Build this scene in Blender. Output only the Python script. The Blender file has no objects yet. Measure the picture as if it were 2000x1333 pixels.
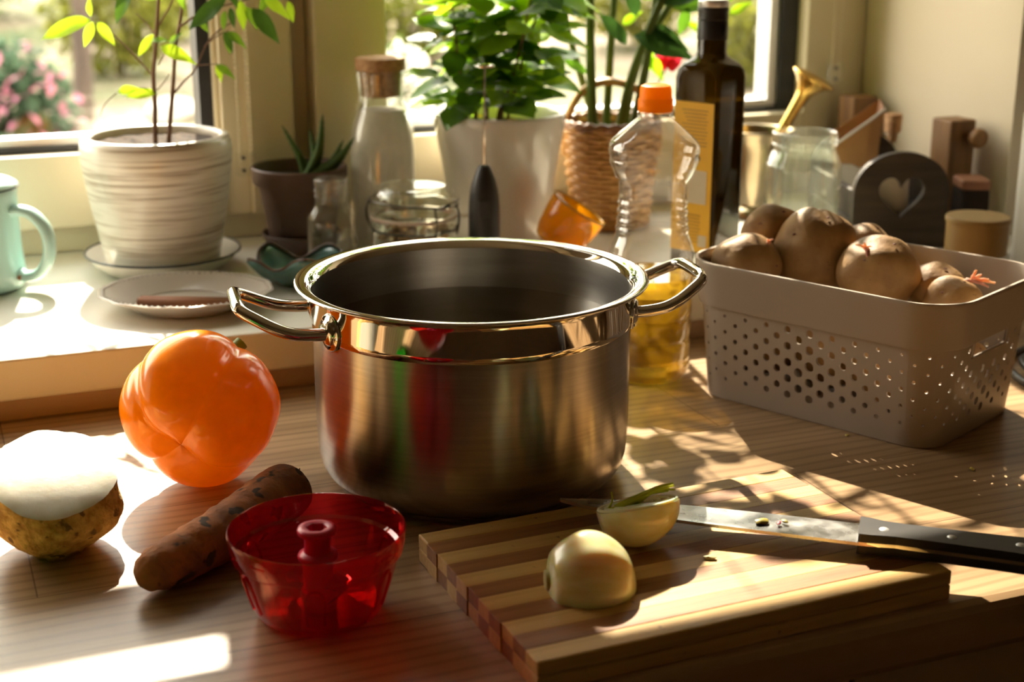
import bpy, bmesh, math, random
from math import sin, cos, pi, radians, sqrt, atan2
from mathutils import Vector, Matrix, noise

# ------------------------------------------------------------------ camera, light, exposure
scene = bpy.context.scene
COL = scene.collection
YAW = radians(22.108)
cam_data = bpy.data.cameras.new('camera')
cam = bpy.data.objects.new('camera', cam_data)
COL.objects.link(cam)
cam.location = (-0.0412, -1.2648, 0.43)
cam.rotation_euler = (radians(90 - 16.7), 0, -YAW)
cam_data.lens = 51.84
cam_data.sensor_width = 36
cam_data.clip_start = 0.02
cam_data.dof.use_dof = True
cam_data.dof.focus_distance = 1.07
cam_data.dof.aperture_fstop = 6.0
scene.camera = cam

world = bpy.data.worlds.new('sky')
scene.world = world
world.use_nodes = True
wn = world.node_tree.nodes
wl = world.node_tree.links
wbg = wn['Background']
wtc = wn.new('ShaderNodeTexCoord')
wsep = wn.new('ShaderNodeSeparateXYZ')
wramp = wn.new('ShaderNodeValToRGB')
wl.new(wtc.outputs['Generated'], wsep.inputs[0])
wl.new(wsep.outputs['Z'], wramp.inputs[0])
wl.new(wramp.outputs[0], wbg.inputs['Color'])
wramp.color_ramp.elements[0].color = (1.0, 0.87, 0.69, 1)
wramp.color_ramp.elements[1].color = (0.88, 0.86, 0.82, 1)
wbg.inputs['Strength'].default_value = 6.5

SUN_AZ = radians(10.2)
SUN_EL = radians(40.7)
sun_data = bpy.data.lights.new('sun', 'SUN')
sun_data.energy = 14.0
sun_data.angle = radians(0.6)
sun_data.color = (1.0, 0.86, 0.67)
sun = bpy.data.objects.new('sun', sun_data)
COL.objects.link(sun)
sdir = Vector((sin(SUN_AZ) * cos(SUN_EL), cos(SUN_AZ) * cos(SUN_EL), sin(SUN_EL)))
sun.rotation_euler = sdir.to_track_quat('Z', 'Y').to_euler()
sun.location = (1.5, 6, 5)

vs = scene.view_settings
vs.view_transform = 'Standard'
vs.look = 'None'
vs.gamma = 1.0
vs.use_curve_mapping = False
vs.exposure = 0.45
cy = scene.cycles
cy.use_denoising = True
cy.max_bounces = 8
cy.transparent_max_bounces = 18
cy.transmission_bounces = 8
cy.glossy_bounces = 4
cy.diffuse_bounces = 4
cy.sample_clamp_indirect = 6.0
cy.blur_glossy = 0.4
cy.caustics_reflective = False
cy.caustics_refractive = False

# ------------------------------------------------------------------ helpers
rng = random.Random(7)


class B:
    """collects faces for ONE mesh"""

    def __init__(self):
        self.v = []
        self.f = []

    def add(self, vs_, fs_, M=None):
        o = len(self.v)
        for p in vs_:
            p = Vector(p)
            self.v.append(M @ p if M else p)
        self.f += [tuple(i + o for i in f) for f in fs_]
        return self

    def box(self, x0, x1, y0, y1, z0, z1, M=None):
        v = [(x0, y0, z0), (x1, y0, z0), (x1, y1, z0), (x0, y1, z0), (x0, y0, z1), (x1, y0, z1), (x1, y1, z1), (x0, y1, z1)]
        f = [(0, 3, 2, 1), (4, 5, 6, 7), (0, 1, 5, 4), (1, 2, 6, 5), (2, 3, 7, 6), (3, 0, 4, 7)]
        return self.add(v, f, M)

    def lathe(self, prof, seg=48, M=None, closed=False, fn=None):
        """profile of (r, z); r=0 ends become poles; fn(theta, r, z) -> radius factor"""
        vs_, fs_ = [], []
        rings = []
        for r, z in prof:
            if r < 1e-7:
                rings.append([len(vs_)])
                vs_.append((0, 0, z))
            else:
                ring = []
                for k in range(seg):
                    t = 2 * pi * k / seg
                    rr = r * (fn(t, r, z) if fn else 1)
                    ring.append(len(vs_))
                    vs_.append((rr * cos(t), rr * sin(t), z))
                rings.append(ring)
        n = len(rings)
        for i in range(n if closed else n - 1):
            a, b = rings[i], rings[(i + 1) % n]
            for k in range(seg):
                k2 = (k + 1) % seg
                if len(a) == 1 and len(b) == 1:
                    continue
                if len(a) == 1:
                    fs_.append((a[0], b[k2], b[k]))
                elif len(b) == 1:
                    fs_.append((a[k], a[k2], b[0]))
                else:
                    fs_.append((a[k], a[k2], b[k2], b[k]))
        return self.add(vs_, fs_, M)

    def tube(self, pts, rad, seg=10, closed=False, M=None, caps=True):
        pts = [Vector(p) for p in pts]
        n = len(pts)
        if not hasattr(rad, '__len__'):
            rad = [rad] * n
        vs_, fs_ = [], []
        up = None
        for i, p in enumerate(pts):
            if closed:
                t = pts[(i + 1) % n] - pts[i - 1]
            else:
                t = pts[min(i + 1, n - 1)] - pts[max(i - 1, 0)]
            t.normalize()
            if up is None:
                up = t.orthogonal().normalized()
            up = (up - t * up.dot(t))
            if up.length < 1e-6:
                up = t.orthogonal()
            up.normalize()
            s = t.cross(up)
            for k in range(seg):
                a = 2 * pi * k / seg
                vs_.append(p + (up * cos(a) + s * sin(a)) * rad[i])
        for i in range(n if closed else n - 1):
            j = (i + 1) % n
            for k in range(seg):
                k2 = (k + 1) % seg
                fs_.append((i * seg + k, i * seg + k2, j * seg + k2, j * seg + k))
        if caps and not closed:
            fs_.append(tuple(range(seg - 1, -1, -1)))
            fs_.append(tuple((n - 1) * seg + k for k in range(seg)))
        return self.add(vs_, fs_, M)

    def mesh(self, name, smooth=40):
        me = bpy.data.meshes.new(name)
        me.from_pydata([tuple(v) for v in self.v], [], self.f)
        me.validate()
        if smooth is not None:
            me.polygons.foreach_set('use_smooth', [True] * len(me.polygons))
            me.set_sharp_from_angle(angle=radians(smooth))
        me.update()
        return me

    def build(self, name, mat, parent=None, loc=(0, 0, 0), rot=(0, 0, 0), smooth=40, bevel=None, solid=None, subd=0):
        o = put(name, self.mesh(name, smooth), mat, parent, loc, rot)
        if solid:
            m = o.modifiers.new('thickness', 'SOLIDIFY')
            m.thickness = solid
            m.offset = -1
        if bevel:
            m = o.modifiers.new('edges', 'BEVEL')
            m.width = bevel
            m.segments = 2
            m.limit_method = 'ANGLE'
            m.angle_limit = radians(50)
        if subd:
            m = o.modifiers.new('smooth', 'SUBSURF')
            m.levels = m.render_levels = subd
        return o


def put(name, me, mat, parent=None, loc=(0, 0, 0), rot=(0, 0, 0), scale=None):
    o = bpy.data.objects.new(name, me)
    COL.objects.link(o)
    if mat is not None and not (me.materials and me.materials[0] == mat):
        me.materials.clear()
        me.materials.append(mat)
    o.location = loc
    o.rotation_euler = rot
    if scale:
        o.scale = scale
    if parent:
        o.parent = parent
    return o


def tag(o, label, cat, group=None, kind=None):
    o['label'] = label
    o['category'] = cat
    if group:
        o['group'] = group
    if kind:
        o['kind'] = kind
    return o


def thing(name, label, cat, loc=(0, 0, 0), rz=0.0, group=None):
    o = bpy.data.objects.new(name, None)
    COL.objects.link(o)
    o.empty_display_size = 0.02
    o.location = loc
    o.rotation_euler = (0, 0, rz)
    return tag(o, label, cat, group)


def struct(o):
    o['kind'] = 'structure'
    return o


def spline(pts, n=8, closed=False):
    P = [Vector(p) for p in pts]
    out = []
    m = len(P)
    for i in range(m if closed else m - 1):
        p0 = P[(i - 1) % m] if closed or i > 0 else P[0]
        p1 = P[i]
        p2 = P[(i + 1) % m]
        p3 = P[(i + 2) % m] if closed or i + 2 < m else P[-1]
        for k in range(n):
            t = k / n
            out.append(0.5 * ((2 * p1) + (p2 - p0) * t + (2 * p0 - 5 * p1 + 4 * p2 - p3) * t * t + (3 * p1 - p0 - 3 * p2 + p3) * t ** 3))
    if not closed:
        out.append(P[-1])
    return out


def sprof(pts, n=6):
    """smooth a (r, z) profile"""
    return [(max(0.0, p.x), p.y) for p in spline([(r, z, 0) for r, z in pts], n)]


def interp(xs, ys, x):
    if x <= xs[0]:
        return ys[0]
    for i in range(len(xs) - 1):
        if x <= xs[i + 1]:
            t = (x - xs[i]) / (xs[i + 1] - xs[i])
            return ys[i] + (ys[i + 1] - ys[i]) * t
    return ys[-1]


def ico(sub=4):
    bm = bmesh.new()
    bmesh.ops.create_icosphere(bm, subdivisions=sub, radius=1.0)
    vs_ = [v.co.copy() for v in bm.verts]
    fs_ = [tuple(v.index for v in f.verts) for f in bm.faces]
    bm.free()
    return vs_, fs_


def blob(rx, ry, rz, amp=0.06, freq=1.6, seed=0.0, sub=4, fn=None, fine=0.0):
    vs_, fs_ = ico(sub)
    off = Vector((seed * 3.1, seed * 1.7, -seed * 2.3))
    out = []
    for v in vs_:
        k = 1 + amp * noise.noise(v * freq + off) * 2
        if fine:
            k += fine * noise.noise(v * freq * 5 + off)
        if fn:
            k *= fn(v)
        out.append(Vector((v.x * rx * k, v.y * ry * k, v.z * rz * k)))
    return out, fs_


def shape2d(outline, holes, depth, bevel=0.0):
    cu = bpy.data.curves.new('outline', 'CURVE')
    cu.dimensions = '2D'
    cu.fill_mode = 'BOTH'
    cu.extrude = depth / 2
    cu.bevel_depth = bevel
    for pl in [outline] + list(holes):
        s = cu.splines.new('POLY')
        s.points.add(len(pl) - 1)
        for p, q in zip(s.points, pl):
            p.co = (q[0], q[1], 0, 1)
        s.use_cyclic_u = True
    ob = bpy.data.objects.new('outline', cu)
    COL.objects.link(ob)
    bpy.context.view_layer.update()
    me = bpy.data.meshes.new_from_object(ob)
    bpy.data.objects.remove(ob)
    bpy.data.curves.remove(cu)
    me.polygons.foreach_set('use_smooth', [False] * len(me.polygons))
    return me


# ------------------------------------------------------------------ materials
def pmat(name, c1, c2=None, scale=8.0, stretch=(1, 1, 1), rough=0.5, metal=0.0, bump=0.0, bscale=40.0, bstretch=None, detail=4.0,
         lo=0.35, hi=0.65, coat=0.0, sss=0.0, spec=None, rough2=None, aniso=0.0, dist=0.0, specks=None):
    m = bpy.data.materials.new(name)
    m.use_nodes = True
    nt = m.node_tree
    N, L = nt.nodes, nt.links
    p = N['Principled BSDF']
    p.inputs['Base Color'].default_value = (*c1, 1)
    p.inputs['Roughness'].default_value = rough
    p.inputs['Metallic'].default_value = metal
    if coat:
        p.inputs['Coat Weight'].default_value = coat
        p.inputs['Coat Roughness'].default_value = 0.08
    if sss:
        p.inputs['Subsurface Weight'].default_value = sss
        p.inputs['Subsurface Radius'].default_value = (0.02, 0.008, 0.003)
        p.inputs['Subsurface Scale'].default_value = 1.0
    if spec is not None:
        p.inputs['Specular IOR Level'].default_value = spec
    tc = N.new('ShaderNodeTexCoord')

    def nz(sc, st, det):
        mp = N.new('ShaderNodeMapping')
        mp.inputs['Scale'].default_value = st
        L.new(tc.outputs['Object'], mp.inputs[0])
        t = N.new('ShaderNodeTexNoise')
        t.inputs['Scale'].default_value = sc
        t.inputs['Detail'].default_value = det
        t.inputs['Distortion'].default_value = dist
        L.new(mp.outputs[0], t.inputs['Vector'])
        return t
    col = None
    if c2 is not None:
        t = nz(scale, stretch, detail)
        r = N.new('ShaderNodeValToRGB')
        r.color_ramp.elements[0].position = lo
        r.color_ramp.elements[1].position = hi
        r.color_ramp.elements[0].color = (*c1, 1)
        r.color_ramp.elements[1].color = (*c2, 1)
        L.new(t.outputs['Fac'], r.inputs[0])
        col = r.outputs[0]
        if rough2 is not None:
            mr = N.new('ShaderNodeMapRange')
            mr.inputs['To Min'].default_value = rough
            mr.inputs['To Max'].default_value = rough2
            L.new(t.outputs['Fac'], mr.inputs[0])
            L.new(mr.outputs[0], p.inputs['Roughness'])
    if specks is not None:
        sc, thr, sc_col = specks
        t2 = nz(sc, (1, 1, 1), 2.0)
        r2 = N.new('ShaderNodeValToRGB')
        r2.color_ramp.elements[0].position = thr
        r2.color_ramp.elements[1].position = thr + 0.05
        L.new(t2.outputs['Fac'], r2.inputs[0])
        mx = N.new('ShaderNodeMixRGB')
        L.new(r2.outputs[0], mx.inputs[0])
        if col:
            L.new(col, mx.inputs[1])
        else:
            mx.inputs[1].default_value = (*c1, 1)
        mx.inputs[2].default_value = (*sc_col, 1)
        col = mx.outputs[0]
    if col:
        L.new(col, p.inputs['Base Color'])
    if bump:
        t = nz(bscale, bstretch or (1, 1, 1), 5.0)
        b = N.new('ShaderNodeBump')
        b.inputs['Strength'].default_value = bump
        b.inputs['Distance'].default_value = 0.002
        L.new(t.outputs['Fac'], b.inputs['Height'])
        L.new(b.outputs[0], p.inputs['Normal'])
    if aniso:
        p.inputs['Anisotropic Rotation'].default_value = 0.25
        p.inputs['Anisotropic'].default_value = aniso
        tg = N.new('ShaderNodeTangent')
        tg.direction_type = 'RADIAL'
        tg.axis = 'Z'
        L.new(tg.outputs[0], p.inputs['Tangent'])
    return m


def glass(name, tint=(1, 1, 1), ior=1.45, rough=0.0, body=None, body_w=0.0, refr=0.0, refr_ior=1.3, refl_tint=(1, 1, 1), edge=4.0):
    """thin clear walls: what is not mirrored passes straight through, tinted; optional body colour and refraction"""
    m = bpy.data.materials.new(name)
    m.use_nodes = True
    nt = m.node_tree
    N, L = nt.nodes, nt.links
    for n in list(N):
        N.remove(n)
    out = N.new('ShaderNodeOutputMaterial')
    tr = N.new('ShaderNodeBsdfTransparent')
    tr.inputs[0].default_value = (*tint, 1)
    gl = N.new('ShaderNodeBsdfGlossy')
    gl.inputs['Color'].default_value = (*refl_tint, 1)
    gl.inputs['Roughness'].default_value = rough
    f0 = ((ior - 1) / (ior + 1)) ** 2
    lw = N.new('ShaderNodeLayerWeight')
    lw.inputs['Blend'].default_value = 0.5
    pw = N.new('ShaderNodeMath')
    pw.operation = 'POWER'
    pw.inputs[1].default_value = edge
    L.new(lw.outputs['Facing'], pw.inputs[0])
    fr = N.new('ShaderNodeMath')
    fr.operation = 'MULTIPLY_ADD'
    fr.inputs[1].default_value = 0.72
    fr.inputs[2].default_value = f0
    L.new(pw.outputs[0], fr.inputs[0])
    base = tr.outputs[0]
    if refr:
        rf = N.new('ShaderNodeBsdfRefraction')
        rf.inputs['Color'].default_value = (*tint, 1)
        rf.inputs['IOR'].default_value = refr_ior
        rf.inputs['Roughness'].default_value = rough
        mx = N.new('ShaderNodeMixShader')
        mx.inputs[0].default_value = refr
        L.new(base, mx.inputs[1])
        L.new(rf.outputs[0], mx.inputs[2])
        base = mx.outputs[0]
    if body:
        df = N.new('ShaderNodeBsdfDiffuse')
        df.inputs[0].default_value = (*body, 1)
        tl = N.new('ShaderNodeBsdfTranslucent')
        tl.inputs[0].default_value = (*body, 1)
        ad = N.new('ShaderNodeMixShader')
        ad.inputs[0].default_value = 0.5
        L.new(df.outputs[0], ad.inputs[1])
        L.new(tl.outputs[0], ad.inputs[2])
        mx = N.new('ShaderNodeMixShader')
        mx.inputs[0].default_value = body_w
        L.new(base, mx.inputs[1])
        L.new(ad.outputs[0], mx.inputs[2])
        base = mx.outputs[0]
    mx = N.new('ShaderNodeMixShader')
    L.new(fr.outputs[0], mx.inputs[0])
    L.new(base, mx.inputs[1])
    L.new(gl.outputs[0], mx.inputs[2])
    L.new(mx.outputs[0], out.inputs[0])
    return m


def leafmat(name, c, t, w=0.45, rough=0.35):
    m = pmat(name, c, tuple(x * 1.5 for x in c), scale=30, rough=rough + 0.15, spec=0.18)
    nt = m.node_tree
    N, L = nt.nodes, nt.links
    tl = N.new('ShaderNodeBsdfTranslucent')
    tl.inputs[0].default_value = (*t, 1)
    mx = N.new('ShaderNodeMixShader')
    mx.inputs[0].default_value = w
    L.new(N['Principled BSDF'].outputs[0], mx.inputs[1])
    L.new(tl.outputs[0], mx.inputs[2])
    L.new(mx.outputs[0], N['Material Output'].inputs[0])
    return m


def wood_counter():
    m = pmat('laminate_wood', (0.36, 0.225, 0.115), (0.53, 0.355, 0.195), scale=5.0, stretch=(0.6, 6, 6), rough=0.33, bump=0.08, bscale=40, bstretch=(1.5, 22, 22), detail=5)
    nt = m.node_tree
    N, L = nt.nodes, nt.links
    p = N['Principled BSDF']
    src = p.inputs['Base Color'].links[0].from_socket
    tc = next(n for n in N if n.type == 'TEX_COORD')

    def mapped(sc):
        mp = N.new('ShaderNodeMapping')
        mp.inputs['Scale'].default_value = sc
        L.new(tc.outputs['Object'], mp.inputs[0])
        return mp.outputs[0]
    # fine grain lines
    w = N.new('ShaderNodeTexWave')
    w.bands_direction = 'Y'
    w.inputs['Scale'].default_value = 26.0
    w.inputs['Distortion'].default_value = 5.0
    w.inputs['Detail'].default_value = 3.0
    w.inputs['Detail Scale'].default_value = 0.6
    L.new(mapped((0.25, 1, 1)), w.inputs['Vector'])
    r = N.new('ShaderNodeValToRGB')
    r.color_ramp.elements[0].position = 0.05
    r.color_ramp.elements[1].position = 0.45
    r.color_ramp.elements[0].color = (0.70, 0.66, 0.62, 1)
    r.color_ramp.elements[1].color = (1, 1, 1, 1)
    L.new(w.outputs['Color'], r.inputs[0])
    mu = N.new('ShaderNodeMixRGB')
    mu.blend_type = 'MULTIPLY'
    mu.inputs[0].default_value = 0.8
    L.new(src, mu.inputs[1])
    L.new(r.outputs[0], mu.inputs[2])
    # printed plank seams
    br = N.new('ShaderNodeTexBrick')
    br.offset = 0.37
    br.inputs['Color1'].default_value = (1, 1, 1, 1)
    br.inputs['Color2'].default_value = (0.86, 0.84, 0.82, 1)
    br.inputs['Mortar'].default_value = (0.32, 0.26, 0.22, 1)
    br.inputs['Scale'].default_value = 1.0
    br.inputs['Mortar Size'].default_value = 0.0006
    br.inputs['Brick Width'].default_value = 0.9
    br.inputs['Row Height'].default_value = 0.118
    L.new(mapped((1, 1, 1)), br.inputs['Vector'])
    mu2 = N.new('ShaderNodeMixRGB')
    mu2.blend_type = 'MULTIPLY'
    mu2.inputs[0].default_value = 0.9
    L.new(mu.outputs[0], mu2.inputs[1])
    L.new(br.outputs[0], mu2.inputs[2])
    L.new(mu2.outputs[0], p.inputs['Base Color'])
    return m


M_counter = wood_counter()
M_wall = pmat('cream_wall_paint', (0.70, 0.60, 0.43), (0.74, 0.64, 0.47), scale=3, rough=0.75, bump=0.05, bscale=120)
M_roomwall = pmat('room_wall_paint', (0.56, 0.42, 0.27), (0.60, 0.45, 0.30), scale=2, rough=0.85)
M_ceiling = pmat('ceiling_paint', (0.70, 0.61, 0.47), rough=0.9)
M_floor = pmat('floor_boards', (0.27, 0.17, 0.095), (0.36, 0.23, 0.13), scale=4, stretch=(1, 8, 1), rough=0.5)
M_pvc = pmat('cream_pvc', (0.74, 0.64, 0.44), (0.78, 0.68, 0.49), scale=4, rough=0.32)
M_sill = pmat('white_sill', (0.80, 0.76, 0.66), (0.84, 0.80, 0.70), scale=6, rough=0.28)
M_strip = pmat('brown_upstand', (0.36, 0.22, 0.12), (0.45, 0.29, 0.17), scale=6, stretch=(0.6, 8, 8), rough=0.45)
M_gasket = pmat('dark_gasket', (0.02, 0.02, 0.022), (0.03, 0.03, 0.035), scale=20, rough=0.5)
M_alu = pmat('spacer_metal', (0.7, 0.7, 0.7), (0.78, 0.78, 0.78), scale=20, rough=0.35, metal=0.6)
M_pane = glass('window_glass', (0.97, 0.98, 0.97), ior=1.3)
M_cab = pmat('cabinet_front', (0.45, 0.33, 0.20), (0.50, 0.37, 0.23), scale=3, rough=0.5)
M_blind = pmat('blind_fabric', (0.52, 0.45, 0.33), (0.56, 0.49, 0.37), scale=60, rough=0.9)
M_clear = glass('clear_glass', (0.965, 0.98, 0.965), ior=1.55, rough=0.01, edge=3.0)
M_clearplastic = glass('clear_plastic', (0.96, 0.955, 0.93), ior=1.6, rough=0.05, body=(0.9, 0.88, 0.82), body_w=0.04, edge=2.2)
M_steel_brushed = pmat('brushed_steel', (0.42, 0.385, 0.34), (0.48, 0.44, 0.39), scale=14, stretch=(1, 1, 30), rough=0.24, metal=1.0, bump=0.02, bscale=60, bstretch=(1, 1, 18), aniso=0.75)
M_steel = pmat('polished_steel', (0.66, 0.63, 0.58), (0.70, 0.67, 0.62), scale=20, rough=0.05, metal=1.0)
M_steel_in = pmat('satin_steel', (0.36, 0.33, 0.29), (0.42, 0.39, 0.35), scale=14, stretch=(1, 1, 10), rough=0.30, metal=1.0, aniso=0.5)
M_black = pmat('black_plastic', (0.018, 0.016, 0.016), (0.028, 0.025, 0.024), scale=30, rough=0.42)
M_wire = pmat('dark_wire', (0.10, 0.09, 0.08), (0.16, 0.14, 0.12), scale=60, rough=0.35, metal=0.9)
M_soil = pmat('potting_soil', (0.016, 0.010, 0.006), (0.065, 0.036, 0.018), scale=170, rough=0.95, bump=1.0, bscale=220)
M_bark = pmat('thin_bark', (0.16, 0.085, 0.05), (0.25, 0.15, 0.09), scale=30, stretch=(1, 1, 0.3), rough=0.8)
# ------------------------------------------------------------------ the setting
Z_SILL = 0.056


def slab(name, x0, x1, y0, y1, z0, z1, mat, bevel=None, parent=None):
    o = B().box(x0, x1, y0, y1, z0, z1).build(name, mat, parent, smooth=None, bevel=bevel)
    return o


struct(slab('floor', -2.4, 2.6, -3.4, 0.5, -1.0, -0.9, M_floor))
struct(slab('ceiling', -2.4, 2.6, -3.4, 0.5, 1.7, 1.8, M_ceiling))
struct(slab('wall_rear', -2.4, 2.6, -3.5, -3.4, -1.0, 1.8, M_roomwall))
struct(slab('wall_left', -2.5, -2.4, -3.5, 0.5, -1.0, 1.8, M_roomwall))
struct(slab('wall_right', 2.6, 2.7, -3.5, 0.5, -1.0, 1.8, M_roomwall))
struct(slab('wall_window_below', -2.4, 2.6, 0.086, 0.5, -0.9, 0.018, M_wall))
struct(slab('wall_window_above', -2.4, 2.6, 0.086, 0.5, 1.22, 1.7, M_wall))
struct(slab('wall_window_left', -2.4, -0.78, 0.086, 0.5, 0.018, 1.22, M_wall))
struct(slab('wall_window_right', 1.127, 2.6, 0.086, 0.5, 0.018, 1.22, M_wall))

counter = slab('worktop', -2.3, 2.5, -0.588, 0.085, -0.038, 0.0, M_counter, bevel=0.007)
tag(counter, 'long wood grain kitchen worktop under the window', 'worktop')
sill = slab('window_sill', -0.779, 1.126, 0.0, 0.42, 0.0185, Z_SILL, M_sill, bevel=0.0025)
struct(sill)
struct(slab('trim_1', -2.3, 1.4, 0.004, 0.084, 0.0, 0.018, M_strip, bevel=0.001))

# base cabinets below the worktop, one thing each
for i in range(6):
    x0 = -2.28 + i * 0.79
    cab = thing('base_cabinet', ['beige base cabinet under the far left end of the worktop', 'beige base cabinet, second from the left under the worktop',
                                 'beige base cabinet below the red bowl', 'beige base cabinet below the cutting board',
                                 'beige base cabinet below the white appliance', 'beige base cabinet under the far right end of the worktop'][i],
                'cabinet', (x0, -0.54, -0.9), 0, 'base cabinets under the worktop')
    slab('body', 0, 0.785, 0, 0.60, 0.08, 0.86, M_cab, parent=cab)
    slab('plinth', 0.0, 0.785, 0.05, 0.08, 0.0, 0.079, M_cab, parent=cab)
    for k in range(2):
        dr = slab('door', 0.002 + k * 0.392, 0.391 + k * 0.392, -0.02, -0.001, 0.085, 0.855, M_cab, bevel=0.002, parent=cab)
        xx = 0.35 if k == 0 else 0.435
        B().tube([(xx, -0.021, 0.66), (xx, -0.045, 0.665), (xx, -0.045, 0.795), (xx, -0.021, 0.80)], 0.005, 8).build('handle', M_steel, dr)


def bars(name, boxes, mat, parent, bevel=0.0015):
    b = B()
    for q in boxes:
        b.box(*q)
    return b.build(name, mat, parent, smooth=None, bevel=bevel)


# left window with a transom bar
w1 = struct(thing('window_1', 'cream framed window at left with a transom and dark gaskets', 'window', (0, 0, 0)))
L0, L1, ZB, ZT0, ZT1, ZH = -0.66, 0.257, 0.176, 0.692, 0.731, 1.12
bars('frame', [(-0.778, L0 - 0.09, 0.385, 0.46, 0.087, 1.218), (0.357, 0.3815, 0.398, 0.46, 0.087, 1.218), (L0 - 0.09, 0.357, 0.392, 0.46, 0.0565, 0.0865),
               (L0 - 0.09, 0.357, 0.385, 0.46, ZH + 0.08, 1.218)], M_pvc, w1)
bars('sash', [(L0 - 0.09, L0 - 0.016, 0.372, 0.44, 0.0875, ZH + 0.08), (0.3065, 0.3565, 0.366, 0.44, 0.0875, ZH + 0.08), (0.2775, 0.306, 0.376, 0.44, 0.0875, ZH + 0.08),
              (0.2715, 0.277, 0.384, 0.44, 0.168, ZH), (L0 - 0.016, 0.2775, 0.372, 0.44, 0.0875, ZB - 0.009), (L0 - 0.016, 0.2775, 0.372, 0.44, ZH + 0.012, ZH + 0.08)], M_pvc, w1)
bars('transom', [(L0 - 0.016, 0.271, 0.395, 0.43, ZT0, ZT1)], M_pvc, w1)
bars('gasket', [(0.257, 0.2712, 0.392, 0.43, ZB - 0.008, ZH), (L0 - 0.016, L0, 0.392, 0.43, ZB - 0.008, ZH), (L0, 0.257, 0.392, 0.43, ZB - 0.008, ZB - 0.003),
                (L0, 0.257, 0.392, 0.43, ZT0 - 0.006, ZT0), (L0, 0.257, 0.392, 0.43, ZT1, ZT1 + 0.006), (L0, 0.257, 0.392, 0.43, ZH, ZH + 0.01)], M_gasket, w1, None)
bars('spacer', [(L0, 0.257, 0.4, 0.43, ZB - 0.003, ZB + 0.006)], M_alu, w1, None)
for z0, z1 in ((ZB - 0.003, ZT0), (ZT1, ZH)):
    slab('pane', L0, 0.257, 0.417, 0.421, z0, z1, M_pane, parent=w1)

# right window
w2 = struct(thing('window_2', 'cream framed window behind the bottles with dark gaskets', 'window', (0, 0, 0)))
R0, R1, ZBR = 0.473, 0.992, 0.174
bars('frame', [(1.0725, 1.1262, 0.381, 0.46, 0.087, 1.218), (0.382, 1.126, 0.392, 0.46, 0.0565, 0.0865), (0.382, 1.0725, 0.385, 0.46, ZH + 0.08, 1.218)], M_pvc, w2)
bars('sash', [(0.3825, R0 - 0.007, 0.362, 0.44, 0.0875, ZH + 0.08), (1.031, 1.072, 0.370, 0.44, 0.0875, ZH + 0.08), (R0 - 0.007, 1.031, 0.370, 0.44, 0.0875, ZBR - 0.009),
              (R0 - 0.007, 1.031, 0.370, 0.44, ZH + 0.01, ZH + 0.08)], M_pvc, w2)
bars('gasket', [(R0 - 0.007, R0, 0.386, 0.43, ZBR - 0.008, ZH), (1.006, 1.0305, 0.392, 0.43, ZBR - 0.008, ZH), (R0, 1.006, 0.392, 0.43, ZBR - 0.008, ZBR - 0.003),
                (R0, 1.006, 0.392, 0.43, ZH, ZH + 0.01)], M_gasket, w2, None)
bars('spacer', [(R1, 1.0055, 0.398, 0.43, ZBR, ZH), (R0, 1.0055, 0.4, 0.43, ZBR - 0.003, ZBR + 0.006)], M_alu, w2, None)
slab('pane', R0, R1, 0.417, 0.421, ZBR - 0.003, ZH, M_pane, parent=w2)


def roller_blind(label, x0, x1, hem, chain_x, chain_z, y=0.345):
    t = thing('roller_blind', label, 'blind', (0, 0, 0), 0, 'roller blinds above the windows')
    B().tube([(x0, y, 1.185), (x1, y, 1.185)], 0.022, 16).build('roller', M_blind, t)
    slab('fabric', x0 + 0.01, x1 - 0.01, y - 0.0235, y - 0.022, hem, 1.19, M_blind, parent=t)
    slab('hem_bar', x0 + 0.008, x1 - 0.008, y - 0.029, y - 0.018, hem - 0.014, hem + 0.006, M_pvc, bevel=0.002, parent=t)
    b = B()
    vs_, fs_ = ico(1)
    zz = chain_z
    k = 0
    while zz < 1.17:
        for dx in (0, 0.011):
            b.add([v * 0.0019 + Vector((chain_x + dx, y + 0.012, zz)) for v in vs_], fs_)
        zz += 0.0052
    c = b.build('bead_chain', M_pvc, t)
    c['kind'] = 'stuff'
    hb = B().box(chain_x - 0.006, chain_x + 0.017, y + 0.008, y + 0.0195, chain_z - 0.012, chain_z + 0.016)
    h = hb.build('chain_holder', M_clear, t, smooth=None, bevel=0.002)
    for dz in (-0.004, 0.010):
        B().tube([(chain_x + 0.002, y + 0.0075, chain_z + dz), (chain_x + 0.002, y + 0.004, chain_z + dz)], 0.0022, 8).build('screw', M_wire, h)


roller_blind('beige roller blind over the left window, its bead chain beside the ficus', -0.70, 0.27, 0.722, 0.292, 0.145)
roller_blind('beige roller blind over the right window, its bead chain near the corner', 0.45, 1.04, 0.815, 1.062, 0.212)

# ------------------------------------------------------------------ the garden outside
M_ground = pmat('garden_ground', (0.20, 0.15, 0.105), (0.075, 0.085, 0.03), scale=1.3, rough=0.95, lo=0.42, hi=0.62, bump=0.5, bscale=14)
g = B()
gx, gy = 28, 22
for j in range(gy + 1):
    for i in range(gx + 1):
        x = -9 + 20 * i / gx
        y = 0.51 + 14 * j / gy
        z = -0.95 + 0.075 * y + 0.10 * noise.noise(Vector((x * 0.6, y * 0.6, 0)))
        g.v.append(Vector((x, y, z)))
for j in range(gy):
    for i in range(gx):
        a = j * (gx + 1) + i
        g.f.append((a, a + 1, a + gx + 2, a + gx + 1))
gd = g.build('garden_ground', M_ground)
struct(gd)


def gz(x, y):
    return -0.95 + 0.075 * y + 0.10 * noise.noise(Vector((x * 0.6, y * 0.6, 0)))


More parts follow.
